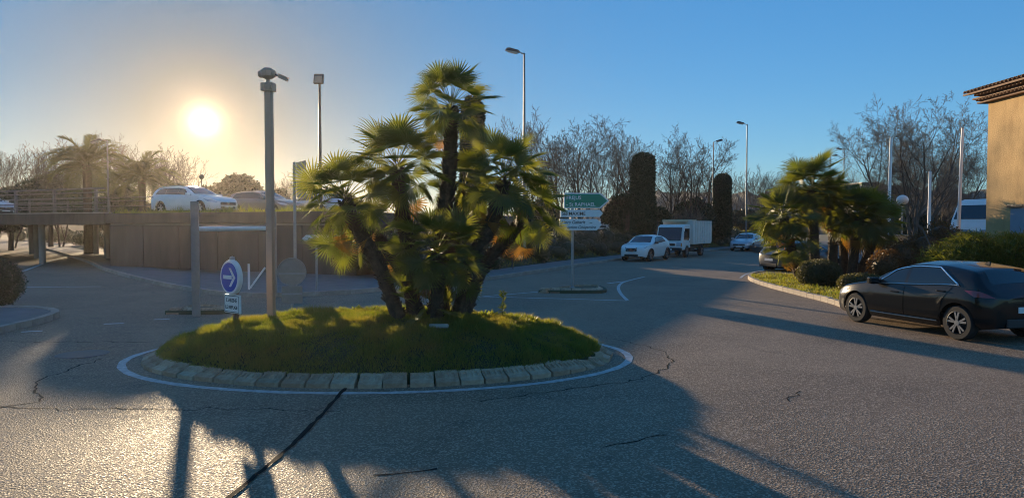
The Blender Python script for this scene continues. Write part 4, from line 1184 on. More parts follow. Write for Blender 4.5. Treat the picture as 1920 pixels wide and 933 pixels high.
p = G(554, 541, .12)
root = empty('panel_sign', (p.x, p.y, .12), 0, label='tall post carrying four stacked direction panels seen edge-on before the wall', cat='road sign')
ztop = AT(560, 304, p.y).z - .12; pole(root, ztop, .05)
for k in range(4):
    m = MB(); m.box((.22, 0, ztop - .12 - k * .29), (1.05, .03, .26), rz=R(-58)); m.build('panel', 'sign_back' if k != 1 else 'sign_white', root, bevel=.01)
    m = MB(); m.box((.22, .0, ztop - .12 - k * .29 + .134), (1.05, .045, .012), rz=R(-58)); m.build('edge_strip', 'galv', root)

# height-limit gantry
p1, p2 = G(368, 585, .09), G(515, 550, .12)
root = empty('height_gantry', (p1.x, p1.y, .08), 0, label='height-limit gantry with square posts and a white crossbar before the underpass', cat='gantry')
zt = AT(365, 376, p1.y).z; zb_ = AT(400, 429, p1.y).z - .08; dv = Vector((p2.x - p1.x, p2.y - p1.y, 0))
m = MB(); m.box((0, 0, zt / 2 - .1), (.17, .17, zt), rz=.3); m.build('post', 'grey_paint', root, bevel=.01)
m = MB(); m.box((dv.x, dv.y, 1.22), (.15, .15, 2.5), rz=.3); m.build('post', 'grey_paint', root, bevel=.01)
m = MB(); m.tube([Vector((0, 0, zb_)), dv + Vector((0, 0, zb_))], .065, 12); m.build('crossbar', 'sign_white', root, smooth=True)
# white braced barrier
p = G(467, 543, .12)
root = empty('braced_barrier', (p.x, p.y, .12), R(5), label='white tubular barrier post with a diagonal brace in front of the wall', cat='barrier')
m = MB(); m.tube([(0, 0, -.05), (0, 0, .82)], .035, 8); m.build('post', 'sign_white', root, smooth=True)
m = MB(); m.tube([(.04, 0, .06), (.5, 0, .70)], .03, 8); m.build('brace', 'sign_white', root, smooth=True)

# street lamps
def street_lamp(px, ptop, Y, base, arm, label, r0=.09, r1=.045, head=(.75, .30, .16), az=0.0, tilt=8):
    p = AT(px, ptop, Y); H = p.z - base
    root = empty('street_lamp', (p.x, Y, base), az, label=label, cat='street lamp', group='street lamps')
    m = MB(); m.tube([(0, 0, -.1), (0, 0, H * .3), (0, 0, H)], [r0, r0 * .85, r1], 10); m.build('pole', 'lamp_paint', root, smooth=True)
    m = MB(); m.tube([(0, 0, H - .05), (arm * .35, 0, H + .02)], .03, 8); m.build('arm', 'grey_paint', root, smooth=True)
    L, W, T = head; s = 1 if arm > 0 else -1; cx = arm * .35 + s * L / 2
    m = MB(); n = 14; prof = []
    for i in range(n):       # flattened shell
        g = 2 * math.pi * i / n; prof.append((cx + L / 2 * math.copysign(abs(math.cos(g)) ** .6, math.cos(g)), W / 2 * math.copysign(abs(math.sin(g)) ** .6, math.sin(g))))
    tl_ = math.tan(R(tilt)) * 1.0
    def Z(x): return H + .03 + (x * s - arm * s * .35) * tl_
    vs = [(x, y, Z(x)) for x, y in prof] + [(cx + (x - cx) * .8, y * .8, Z(x) + T * .65) for x, y in prof] + [(cx + (x - cx) * .45, y * .45, Z(x) + T * .85) for x, y in prof]
    m.add(vs, [list(range(n))[::-1]] + [[k + j * n, (k + 1) % n + j * n, (k + 1) % n + (j + 1) * n, k + (j + 1) * n] for j in range(2) for k in range(n)] + [list(range(2 * n, 3 * n))])
    hd = m.build('lamp_head', 'dark_metal', root, smooth=True)
    m = MB(); vs = [(cx + (x - cx) * .82 + s * L * .04, y * .82, Z(x) - .004) for x, y in prof] + [(cx + (x - cx) * .62 + s * L * .04, y * .6, Z(x) - .07) for x, y in prof]
    m.add(vs, [[k, (k + 1) % n, (k + 1) % n + n, k + n] for k in range(n)] + [list(range(n, 2 * n))]); m.build('lens', 'lamp_lens', hd, smooth=True)
street_lamp(983, 100, 34, 1.2, -.5, 'tall street lamp with its head reaching over the road beside the roundabout palms')
street_lamp(1401, 233, 62, 0, -.6, 'lone tall street lamp between the silver saloon and the palm clump')
street_lamp(1338, 266, 68, .5, .45, 'street lamp standing right behind the white truck')
street_lamp(1583, 281, 84, 0, -.6, 'street lamp above the palm clump with its arm toward the road')
street_lamp(1557, 293, 92, 0, .6, 'shorter street lamp just behind the palm clump top')
street_lamp(201, 263, 46, 2.9, -.9, 'street lamp with long flat head beside the tall date palm', head=(.8, .3, .12), tilt=-14, r0=.06, r1=.04)
# lamp seen end-on, head tilted to the road
p = AT(599, 140, 31); root = empty('street_lamp', (p.x, 31, 2.9), 0, label='street lamp with square head turned end-on rising from the raised road', cat='street lamp', group='street lamps'); H = p.z - 2.9
m = MB(); m.tube([(0, 0, -.1), (0, 0, H)], [.08, .05], 10); m.build('pole', 'dark_metal', root, smooth=True)
m = MB(); m.box((0, -.12, H - .22), (.44, .16, .46), rx=R(-18)); hd = m.build('lamp_head', 'dark_metal', root, bevel=.05)
m = MB(); m.box((0, -.205, H - .25), (.32, .03, .34), rx=R(-18)); m.build('lens', 'cam_body', hd, bevel=.02)
# little round sign on the raised road
p = AT(378, 333, 44); root = empty('globe_lamp', (p.x, 44, 2.9), 0, label='tiny lamp on a post against the glow behind the white estate car', cat='lamp')
pole(root, p.z - 2.9, .03, 'dark_metal'); m = MB(); m.add(*ico((0, 0, p.z - 2.85), (.17, .17, .17), 2)); m.build('globe', 'dark_metal', root, smooth=True)
# globe lamp by the palms
p = AT(1692, 375, 31.5); root = empty('globe_lamp', (p.x, 31.5, .48), 0, label='white globe lamp on a slim grey post beside the plane tree', cat='lamp'); z = p.z - .48
pole(root, z - .2, .035); m = MB(); m.add(*ico((0, 0, z), (.25, .25, .23), 3)); m.build('globe', 'globe', root, smooth=True)
m = MB(); m.lathe([(.04, 0), (.11, .03), (.12, .08)], 16, (0, 0, z - .26)); m.build('collar', 'dark_metal', root, smooth=True)
# flag poles
for k, (px, pt, Y, lean, lb) in enumerate(((1805, 240, 29, -.12, 'tallest pale flagpole leaning near the corner of the house'), (1744, 322, 36, 0, 'short pale flagpole behind the brown hedge'), (1671, 258, 42, -.10, 'slim pale flagpole in front of the plane tree branches'))):
    p = AT(px, pt, Y); root = empty('flagpole', (p.x + lean, Y, .1), 0, label=lb, cat='flagpole')
    m = MB(); m.tube([(0, 0, 0), (-lean, 0, p.z - .1)], [.085 * Y / 30, .05 * Y / 30], 10); m.build('pole', 'sign_white', root, smooth=True)
    m = MB(); m.lathe([(.055, 0), (.06, .03), (0, .06)], 10, (-lean, 0, p.z - .1)); m.build('cap', 'galv', root)
# tan pillar
c0, c1 = AT(1663, 440, 29.5), AT(1704, 440, 29.5); root = empty('masonry_pillar', ((c0.x + c1.x) / 2, 29.5, .0), R(6), label='square tan rendered pillar beneath the globe lamp', cat='pillar')
w = c1.x - c0.x; m = MB(); m.box((0, .3, c0.z / 2 - .05), (w, .6, c0.z)); m.build('block', 'stucco_pale', root, bevel=.015)
m = MB(); m.box((0, .3, c0.z - .03), (w + .03, .63, .05)); m.build('cap', 'stucco_pale', root, bevel=.01)
# slanting cane
p = AT(1728, 425, 24); q2 = AT(1745, 462, 23.6); m = MB(); m.tube([(0, 0, 0), (p.x - q2.x, p.y - q2.y, p.z - q2.z)], .022, 8); o = m.build('garden_stake', 'bark_pale', label='slanting pale stake sticking out of the brown hedge', cat='stake'); o.location = q2

# ---- house
HX, HY = 16.6, 24.7
root = empty('house', (HX, HY, 0), 0, label='tan rendered house corner with a double row of eave tiles', cat='house')
m = MB(); m.box((4.0, -5.0, 3.2), (8.0, 10.0, 6.4)); m.build('wall', 'stucco', root)
m = MB(); m.box((-.02, -1.85, 1.35), (.10, 1.1, 2.75)); dr_ = m.build('door', 'door_blue', root, bevel=.01)
m = MB(); m.box((-.05, -1.85, 2.78), (.16, 1.3, .10)); m.build('lintel', 'dark_metal', dr_)
m = MB(); m.lathe([(.03, 0), (.03, .05)], 10, (-.12, -1.45, 1.05), 'X'); m.build('handle', 'chrome', dr_)
def half_tile(L, r, t=.015, n=8):
    m = MB(); vs, fs = [], []
    for e in (0, L):
        for rad in (r, r - t):
            for i in range(n + 1):
                g = math.pi * i / n; vs.append((-e, rad * math.cos(g), rad * math.sin(g)))
    k = n + 1
    for i in range(n):
        fs += [[i, i + 1, 2 * k + i + 1, 2 * k + i], [k + i, 3 * k + i, 3 * k + i + 1, k + i + 1], [2 * k + i, 2 * k + i + 1, 3 * k + i + 1, 3 * k + i], [i, k + i, k + i + 1, i + 1]]
    return m.add(vs, fs).mesh('eave_tile', 'roof_tile')
ht = half_tile(.42, .085)
m = MB(); m.box((-.06, -4.9, 6.44), (.30, 10.4, .05)); m.box((.0, -4.8, 6.60), (.55, 10.5, .05)); m.box((2, .16, 6.44), (4.2, .30, .05)); m.box((2, .18, 6.60), (4.2, .5, .05)); cor = m.build('cornice', 'roof_tile', root)
for i in range(34):
    y = .12 - i * .175
    link('eave_tile', ht, cor, (.10, y, 6.475), (0, R(2), 0)); link('eave_tile', ht, cor, (-.02, y - .08, 6.635), (0, R(2), 0))
rf = MB(); rf.add([(-.55, .55, 6.78), (-.55, -10.3, 6.78), (8.0, -10.3, 8.4), (8.0, .55, 8.4), (-.55, .55, 6.72), (-.55, -10.3, 6.72), (8.0, -10.3, 8.3), (8.0, .55, 8.3)], [[0, 3, 2, 1], [4, 5, 6, 7], [0, 1, 5, 4], [1, 2, 6, 5], [2, 3, 7, 6], [3, 0, 4, 7]])
rf = rf.build('roof', 'roof_tile', root)
rt = half_tile(1.0, .09)
for i in range(34):
    for j in range(2):
        x = .42 + j * .9; q = link('roof_tile', rt, rf, (x, .42 - i * .19, 6.80 + (x + .55) * .19), (0, R(-10.7), 0))
# far block
c = AT(1623, 348, 150); root = empty('flat_roofed_block', (c.x, 150, 0), .1, label='distant flat-roofed grey block above the palm clump', cat='building')
m = MB(); m.box((0, 3, c.z / 2), (5.2, 6, c.z)); m.build('wall', 'grey_paint', root)
m = MB(); m.box((1.2, 3, c.z + .3), (3.6, 5, .9)); m.build('roof_room', 'dark_metal', root)
for i in range(4):
    m = MB(); m.box((-1.9 + i * 1.25, -.03, c.z - 1.2), (.8, .1, 1.0)); m.build('window', 'glass', root)

# ================================================================== VEHICLES
def pchip(xs, ys):
    xs, ys = np.array(xs, float), np.array(ys, float); h = np.diff(xs); d = np.diff(ys) / h; m = np.zeros(len(xs))
    m[0], m[-1] = d[0], d[-1]
    for i in range(1, len(xs) - 1):
        m[i] = 0 if d[i - 1] * d[i] <= 0 else 2 * d[i - 1] * d[i] / (d[i - 1] + d[i])
    def f(x):
        x = min(max(x, xs[0]), xs[-1]); i = min(max(np.searchsorted(xs, x) - 1, 0), len(xs) - 2); t = (x - xs[i]) / h[i]
        return float(ys[i] * (1 + 2 * t) * (1 - t) ** 2 + m[i] * h[i] * t * (1 - t) ** 2 + ys[i + 1] * t * t * (3 - 2 * t) + m[i + 1] * h[i] * t * t * (t - 1))
    return f

def wheel(parent, x, y, r, side, rim='alloy', w=.21, spokes=5, rimr=.68):
    t = MB(); R0 = r; ri_ = r * rimr
    t.lathe([(ri_, -w / 2), (R0 * .93, -w / 2), (R0, -w * .36), (R0, w * .36), (R0 * .93, w / 2), (ri_, w / 2)], 28, (0, 0, 0), 'Y', cap=False)
    wh = link('wheel', t.mesh('wheel', 'tyre', smooth=True), parent, (x, y, r))
    m = MB(); f = side * w / 2
    m.lathe([(ri_ + .004, f * .98), (ri_ - .012, f * 1.02), (ri_ - .03, f * .7), (ri_ - .03, -f * .6), (0, -f * .6)], 28, (0, 0, 0), 'Y', cap=False); m.build('rim_barrel', 'alloy_dark', wh, smooth=True)
    m = MB()
    for k in range(spokes):
        for s in (-1, 1):
            a = 2 * math.pi * k / spokes + s * .20 + .3; b = 2 * math.pi * k / spokes + s * .06 + .3
            p0, p1 = Vector((math.cos(b) * .05, 0, math.sin(b) * .05)), Vector((math.cos(a) * (ri_ - .012), 0, math.sin(a) * (ri_ - .012)))
            q = Vector((-math.sin(a), 0, math.cos(a))) * .018; y0, y1 = f * .72, f * .98
            m.add([p0 - q + Vector((0, y0, 0)), p0 + q + Vector((0, y0, 0)), p1 + q + Vector((0, y0, 0)), p1 - q + Vector((0, y0, 0)), p0 - q + Vector((0, y1, 0)), p0 + q + Vector((0, y1, 0)), p1 + q + Vector((0, y1, 0)), p1 - q + Vector((0, y1, 0))],
                  [[0, 1, 2, 3], [4, 7, 6, 5], [0, 4, 5, 1], [1, 5, 6, 2], [2, 6, 7, 3], [3, 7, 4, 0]])
    m.lathe([(0, f * .6), (.06, f * .6), (.055, f * 1.0), (0, f * 1.01)], 14, (0, 0, 0), 'Y'); m.build('spokes', rim, wh)
    return wh

def car(name, loc, heading, label, sp, group=None):
    """sp: dict of dimensions; x runs from nose (0) to tail (L). heading: direction of travel (radians from +X)."""
    L, W, wb, fo, r = sp['L'], sp['W'], sp['wb'], sp['fo'], sp['r']
    C, B = pchip(*zip(*sp['C'])), pchip(*zip(*sp['B'])); sill = sp.get('sill', .22); ra = r + .055; tum = sp.get('tum', .42)
    ox = fo + wb / 2; paint = sp['paint']
    root = empty(name, loc, heading, label=label, cat=sp.get('cat', 'car'), group=group)
    def plan(x):
        k = 1.0
        xf, pf = sp.get('xf', .95), sp.get('pf', .56)
        if x < xf: u = 1 - x / xf; k = pf + (1 - pf) * (1 - u ** 2.3) ** (1 / 2.3)
        xr, pr = sp.get('xr', .55), sp.get('pr', .72)
        if x > L - xr: u = 1 - (L - x) / xr; k = pr + (1 - pr) * (1 - min(u, 1) ** 2.3) ** (1 / 2.3)
        return W * k
    def bottom(x):
        z = sill + (.06 * max(0, 1 - x / .3) if x < .3 else 0) + (.10 * max(0, 1 - (L - x) / .45) if x > L - .45 else 0)
        for xw in (fo, fo + wb):
            d = abs(x - xw)
            if d < ra: z = max(z, r + math.sqrt(ra * ra - d * d))
        return z
    def sidey(x, z):
        w = plan(x); b = min(B(x), C(x) - .012); t = (z - sill) / max(b - sill, .05)
        return w * (1 - .075 * max(0, (.40 - t) / .40) ** 2 - .055 * max(0, (t - .62) / .38) ** 2 + .006 * math.exp(-((t - .72) / .08) ** 2))
    def Spt(x, v):
        c = C(x); b = min(B(x), c - .012); zb = min(bottom(x), b - .03)
        if v <= .5:
            z = zb + (b - zb) * v / .5; return Vector((x, sidey(x, z), z))
        cr = min(.075, .45 * (c - b)); y0 = sidey(x, b); yt = y0 - tum * max(c - cr - b, 0) - .02
        yt = max(yt, .25)
        if v <= .8:
            t = (v - .5) / .3; return Vector((x, y0 + (yt - y0) * t + .025 * math.sin(math.pi * t) * min(1, (c - b) / .3), b + (c - cr - b) * t))
        s = (v - .8) / .2; return Vector((x, yt * (1 - s), c - cr * (1 - s) ** 2.4))
    loc_ = lambda p, s: Vector((ox - p.x, p.y * s, p.z))
    def nrm(x, v):
        e = .012; a = Spt(min(x + e, L), v) - Spt(max(x - e, 0), v); b = Spt(x, min(v + .01, .999)) - Spt(x, max(v - .01, 0)); n_ = b.cross(a)
        n_ = n_ if n_.length > 1e-9 else Vector((0, 1, 0)); n_.normalize()
        return n_ if (n_.y * .5 + n_.z * .5) > -.4 else -n_
    # stations
    xs = set(np.linspace(0, L, 44).round(3)) | {0.0, .02, .05, .09, L - .02, L - .05, L - .1, L}
    for xw in (fo, fo + wb):
        for a in np.linspace(0, math.pi, 15): xs.add(round(xw + ra * math.cos(a) * .999, 3))
    xs = sorted(x for x in xs if 0 <= x <= L); vs_ = [0, .05, .12, .2, .28, .36, .43, .47, .5, .52, .56, .62, .69, .76, .8, .815, .84, .88, .93, .97, 1.0]
    m = MB(); nv = len(vs_)
    for s in (1, -1):
        o = len(m.v)
        for x in xs:
            for v in vs_: m.v.append(tuple(loc_(Spt(x, v), s)))
        for i in range(len(xs) - 1):
            for j in range(nv - 1):
                q = [o + i * nv + j, o + (i + 1) * nv + j, o + (i + 1) * nv + j + 1, o + i * nv + j + 1]; m.f.append(q if s > 0 else q[::-1])
    for x, dx in ((0.0, .05), (L, -.05)):      # bulged end caps
        ring = [loc_(Spt(x, v), 1) for v in vs_] + [loc_(Spt(x, v), -1) for v in vs_[::-1][1:]]
        cc = sum(ring, Vector()) / len(ring); inner = [cc + (p - cc) * .8 + Vector((dx * .8, 0, 0)) for p in ring]; k = len(ring)
        m.add(ring + inner, [[i, (i + 1) % k, (i + 1) % k + k, i + k] for i in range(k)] + [list(range(k, 2 * k))])
    me = m.mesh('body', paint); bm = bmesh.new(); bm.from_mesh(me); bmesh.ops.remove_doubles(bm, verts=bm.verts[:], dist=.0006); bmesh.ops.recalc_face_normals(bm, faces=bm.faces[:]); bm.to_mesh(me); bm.free()
    me.polygons.foreach_set('use_smooth', [True] * len(me.polygons)); me.set_sharp_from_angle(angle=R(42))
    body = link('body', me, root)
    m = MB(); m.box((0, 0, sill + .13), (L - 1.0, 2 * W - .42, .24)); m.box((ox - L * .53, 0, .72), (L * .5, 2 * W - .5, .5)); m.box((ox - fo, 0, .55), (.9, 2 * W - .52, .35)); m.box((ox - fo - wb, 0, .58), (.8, 2 * W - .52, .35)); m.build('underbody', 'dark_void', root)
    def patch(nm, mat, x0f, x1f, v0, v1, s, off=.004, nx=14, nvv=8, parent=root, trim=None):
        m = MB(); g = []
        for j in range(nvv + 1):
            v = v0 + (v1 - v0) * j / nvv; u = j / nvv; a, b = x0f(u), x1f(u)
            for i in range(nx + 1):
                x = a + (b - a) * i / nx; p = Spt(x, v) + nrm(x, v) * off; m.v.append(tuple(loc_(p, s))); g.append(loc_(p, s))
        for j in range(nvv):
            for i in range(nx):
                q = [j * (nx + 1) + i, j * (nx + 1) + i + 1, (j + 1) * (nx + 1) + i + 1, (j + 1) * (nx + 1) + i]; m.f.append(q if s < 0 else q[::-1])
        o = link(nm, m.mesh(nm, mat, fix=False), parent); o.data.polygons.foreach_set('use_smooth', [True] * len(o.data.polygons))
        if trim:
            k = nx + 1; edge = [g[i] for i in range(k)] + [g[j * k + nx] for j in range(1, nvv + 1)] + [g[nvv * k + i] for i in range(nx - 1, -1, -1)] + [g[j * k] for j in range(nvv - 1, -1, -1)]
            t = MB(); t.tube(edge, trim[1], 5); t.build('window_trim', trim[0], o, smooth=True)
        return o
    def top_patch(nm, mat, x0, x1, vin, off=.004, nx=10, bow=.0, vtop=None):
        m = MB(); vv = [vin + (1 - vin) * j / 6 for j in range(7)]; cols = [(v, 1) for v in vv] + [(v, -1) for v in vv[::-1][1:]]
        for i in range(nx + 1):
            for v, s in cols:
                f = (v - vin) / (1 - vin); x = x0 + (x1 - x0) * i / nx - bow * f; p = Spt(x, v) + nrm(x, v) * off; m.v.append(tuple(loc_(p, s)))
        k = len(cols)
        for i in range(nx):
            for j in range(k - 1): m.f.append([i * k + j, i * k + j + 1, (i + 1) * k + j + 1, (i + 1) * k + j])
        o = link(nm, m.mesh(nm, mat), root); o.data.polygons.foreach_set('use_smooth', [True] * len(o.data.polygons)); return o
    xa, xb = sp['screen']; top_patch('windscreen', 'glass', xa, xb, .835, bow=.08)
    ya, yb = sp['rear']; top_patch('rear_window', 'glass', ya, yb, .845)
    (w0, w1), (t0, t1), pil = sp['side']        # bottom x range, top x range, pillar positions
    for s in (1, -1):
        cuts = [None] + pil + [None]
        for i in range(len(cuts) - 1):
            lo = (lambda u: w0 + (t0 - w0) * u) if cuts[i] is None else (lambda u, c=cuts[i]: c + .035)
            hi = (lambda u: w1 + (t1 - w1) * u) if cuts[i + 1] is None else (lambda u, c=cuts[i + 1]: c - .035)
            patch('side_window', 'glass', lo, hi, .525, .765, s)
        for c in pil: patch('pillar', 'car_black', lambda u, c=c: c - .034, lambda u, c=c: c + .034, .525, .765, s, off=.0035, nx=2)
        if sp.get('chrome'):
            pth = []
            for i in range(25): x = w0 + (w1 - w0) * i / 24; pth.append(loc_(Spt(x, .518) + nrm(x, .518) * .008, s))
            for i in range(1, 9): u = i / 8; x = w1 + (t1 - w1) * u + .03 * math.sin(math.pi * u); pth.append(loc_(Spt(x, .518 + .255 * u) + nrm(x, .518 + .255 * u) * .008, s))
            for i in range(1, 25): x = t1 + (t0 - t1) * i / 24; pth.append(loc_(Spt(x, .773) + nrm(x, .773) * .008, s))
            for i in range(1, 9): u = 1 - i / 8; x = w0 + (t0 - w0) * u; pth.append(loc_(Spt(x, .518 + .255 * u) + nrm(x, .518 + .255 * u) * .008, s))
            t = MB(); t.tube(pth, .015, 6); t.build('window_trim', 'chrome', root, smooth=True)
            t = MB(); z = sill + .10; t.tube([loc_(Vector((x, sidey(x, z) + .014, z + .02 * (x - fo) / wb)), s) for x in np.linspace(fo + ra + .08, fo + wb - ra - .05, 10)], .020, 6); t.build('sill_strip', 'chrome', root, smooth=True)
        # doors: skins standing a little proud, with handles
        dx = [w0 + .12] + [p for p in pil] + [min(w1 - .02, fo + wb - ra * .3)]
        for i in range(min(len(dx) - 1, 2)):
            a, b = dx[i] + .012, dx[i + 1] - .012
            x1f = (lambda u, b=b: b) if i == 0 else (lambda u, b=b: b - .30 * (1 - u) ** 1.5)
            dd = patch('door', paint, lambda u, a=a: a, x1f, .10, .49, s, off=.006, nx=12, nvv=10)
            hx = b - .22; hv = .40; hp = Spt(hx, hv) + nrm(hx, hv) * .022; m = MB(); q = loc_(hp, s); m.box(q, (.19, .024, .028)); m.build('handle', 'chrome' if sp.get('chrome_handle') else paint, dd, bevel=.008)
        # mirror
        p = loc_(Spt(w0 + .22, .52), s); m = MB(); m.box((p.x + .02, p.y + s * .13, p.z + .06), (.12, .22, .13), rz=-s * .15); m.box((p.x, p.y + s * .03, p.z + .01), (.06, .1, .04)); m.build('mirror', sp.get('mirror', paint), root, bevel=.03)
        # lights
        hz0, hz1, hx1 = sp.get('head', (.60, .71, .62))
        def zpatch(nm, mat, xf0, xf1, za, zb2, off=.007, nx=8):
            m = MB(); pts = []
            for j in range(5):
                u = j / 4; a, b = xf0(u), xf1(u)
                for i in range(nx + 1):
                    x = a + (b - a) * i / nx; z = min(za(x) + (zb2(x) - za(x)) * u, B(x) - .008); y = sidey(x, z)
                    e = .01; tx = Vector((2 * e, sidey(min(x + e, L), z) - sidey(max(x - e, 0), z), 0)); nn = Vector((-tx.y, tx.x, .0)).normalized(); p = Vector((x, y, z)) + nn * off
                    m.v.append(tuple(loc_(p, s)))
            for j in range(4):
                for i in range(nx): m.f.append([j * (nx + 1) + i, j * (nx + 1) + i + 1, (j + 1) * (nx + 1) + i + 1, (j + 1) * (nx + 1) + i])
            o = link(nm, m.mesh(nm, mat), root); o.data.polygons.foreach_set('use_smooth', [True] * len(o.data.polygons)); return o
        zpatch('headlight', 'head_lamp', lambda u: .02, lambda u: hx1 * (.55 + .45 * u), lambda x: hz0 + .10 * x, lambda x: hz1 + .14 * x)
        tz0, tz1, tl0 = sp.get('tail', (.80, .96, .50))
        zpatch('tail_light', 'tail_lamp', lambda u: L - tl0 * (.6 + .4 * u), lambda u: L - .01, lambda x: tz0, lambda x: tz1)
        if sp.get('clad'):
            for xw in (fo, fo + wb):
                pth = [loc_(Vector((xw + (ra + .01) * math.cos(a), sidey(xw + (ra + .01) * math.cos(a), r + ra * math.sin(a)) + .006, r + (ra + .01) * math.sin(a))), s) for a in np.linspace(-.15, math.pi + .15, 18)]
                t = MB(); t.tube(pth, .03, 6); t.build('arch_trim', 'plastic', root, smooth=True)
        for xw in (fo, fo + wb):
            wheel(root, ox - xw, s * (W - .125), r, s, sp.get('rim', 'alloy'))
    # nose and tail fittings
    xn = ox + .045; gz = sp.get('grille', (.44, .57, .86))
    m = MB(); m.box((xn, 0, (gz[0] + gz[1]) / 2), (.03, gz[2], gz[1] - gz[0])); g = m.build('grille', 'plastic', root, bevel=.02)
    if sp.get('vgrille'):
        m = MB(); m.tube([(xn + .02, -gz[2] / 2 - .03, gz[1] + .05), (xn + .03, -gz[2] * .22, gz[0]), (xn + .03, gz[2] * .22, gz[0]), (xn + .02, gz[2] / 2 + .03, gz[1] + .05)], .022, 6); m.build('grille_trim', 'chrome', g, smooth=True)
    m = MB(); m.lathe([(0, 0), (.055, 0), (.055, .012), (0, .015)], 18, (xn + .016, 0, gz[1] - .06), 'X'); m.build('badge', 'chrome', g)
    m = MB(); m.box((xn, 0, sill + .12), (.03, W * .95, .11)); m.build('lower_intake', 'plastic', root, bevel=.015)
    m = MB(); m.box((xn + .022, 0, gz[0] - .075), (.012, .50, .105)); m.build('number_plate', 'plate', root)
    xt = ox - L - .045; pz_ = sp.get('tailplate', .62)
    m = MB(); m.box((xt, 0, pz_), (.02, .52, .11)); m.build('number_plate', 'plate', root)
    m = MB(); m.box((xt + .005, 0, sill + .18), (.04, W * 1.15, .16)); m.build('rear_diffuser', 'plastic', root, bevel=.02)
    if sp.get('spoiler'):
        x = sp['spoiler']; p = Spt(x, .82); q = C(x); m = MB(); m.box((ox - x - .06, 0, q - .005), (.20, p.y * 2 - .04, .035), ry=R(-6)); m.build('spoiler', paint, root, bevel=.012)
    if sp.get('rails'):
        for s in (1, -1):
            t = MB(); t.tube([loc_(Spt(x, .815) + Vector((0, 0, .035)), s) for x in np.linspace(xb + .1, ya - .1, 12)], .016, 6); t.build('roof_rail', 'chrome', root, smooth=True)
    x = xb + (ya - xb) * .8; m = MB(); m.prism([(0, 0), (.16, 0), (.03, .055), (.0, .05)], .03, Matrix.Translation((ox - x, -.015, C(x) - .004))); m.build('aerial', 'plastic', root)
    return root

HATCH = dict(L=4.05, W=.90, wb=2.58, fo=.81, r=.325, paint='car_black', sill=.20,
    C=[(0, .60), (.07, .70), (.25, .79), (.6, .88), (1.05, .97), (1.2, 1.02), (1.6, 1.23), (2.0, 1.38), (2.4, 1.44), (2.85, 1.44), (3.3, 1.40), (3.62, 1.345), (3.84, 1.10), (3.97, .97), (4.05, .88)],
    B=[(0, .57), (.2, .70), (.7, .82), (1.3, .90), (2.4, .94), (3.3, 1.0), (3.7, .98), (3.95, .90), (4.05, .82)],
    screen=(1.22, 1.94), rear=(3.64, 3.85), side=((1.22, 3.42), (1.80, 2.86), [2.16]), chrome=True, rim='alloy', tail=(.84, .95, .52), head=(.56, .66, .60), mirror='car_black')
SUVJ = dict(L=4.21, W=.90, wb=2.64, fo=.86, r=.35, paint='car_white', sill=.26, clad=True, vgrille=True,
    C=[(0, .72), (.07, .84), (.3, .95), (.7, 1.03), (1.1, 1.09), (1.25, 1.13), (1.6, 1.34), (1.95, 1.52), (2.4, 1.59), (2.9, 1.57), (3.4, 1.47), (3.7, 1.36), (3.95, 1.08), (4.1, .98), (4.21, .9)],
    B=[(0, .68), (.2, .84), (.7, .96), (1.3, 1.02), (2.4, 1.05), (3.2, 1.12), (3.7, 1.12), (4.0, 1.0), (4.21, .86)],
    screen=(1.25, 1.93), rear=(3.68, 3.95), side=((1.28, 3.30), (1.85, 3.0), [2.2]), grille=(.60, .80, .70), head=(.78, .84, .5), tail=(.92, 1.04, .4), mirror='plastic', rim='alloy', tailplate=.75)
SALOON = dict(L=4.78, W=.93, wb=2.85, fo=.93, r=.325, paint='car_silver', sill=.21,
    C=[(0, .62), (.08, .74), (.3, .83), (.8, .94), (1.3, 1.0), (1.45, 1.04), (1.9, 1.28), (2.25, 1.42), (2.7, 1.49), (3.1, 1.46), (3.6, 1.34), (4.1, 1.12), (4.35, 1.07), (4.7, 1.04), (4.78, .95)],
    B=[(0, .58), (.2, .72), (.8, .86), (1.5, .94), (2.6, .97), (3.6, 1.0), (4.3, .99), (4.78, .9)],
    screen=(1.48, 2.22), rear=(3.42, 4.06), side=((1.45, 3.75), (2.1, 3.15), [2.5]), head=(.58, .68, .7), tail=(.80, .95, .4), grille=(.46, .60, .95))
WAGON = dict(SALOON, paint='car_white', L=4.7, rails=True,
    C=[(0, .62), (.08, .74), (.3, .83), (.8, .94), (1.3, 1.0), (1.45, 1.04), (1.9, 1.28), (2.25, 1.42), (2.7, 1.48), (3.4, 1.48), (4.0, 1.43), (4.3, 1.36), (4.5, 1.08), (4.62, .98), (4.7, .9)],
    B=[(0, .58), (.2, .72), (.8, .86), (1.5, .94), (2.6, .97), (3.6, 1.0), (4.3, 1.0), (4.7, .85)], rear=(4.30, 4.50), side=((1.45, 4.2), (2.1, 3.95), [2.5, 3.4]))
GREYH = dict(HATCH, paint='car_grey', chrome=False)
DARKH = dict(HATCH, paint='car_blue', chrome=False)
DARKW = dict(WAGON, paint='car_grey', rails=False)
SILV2 = dict(SUVJ, paint='car_silver', clad=False)

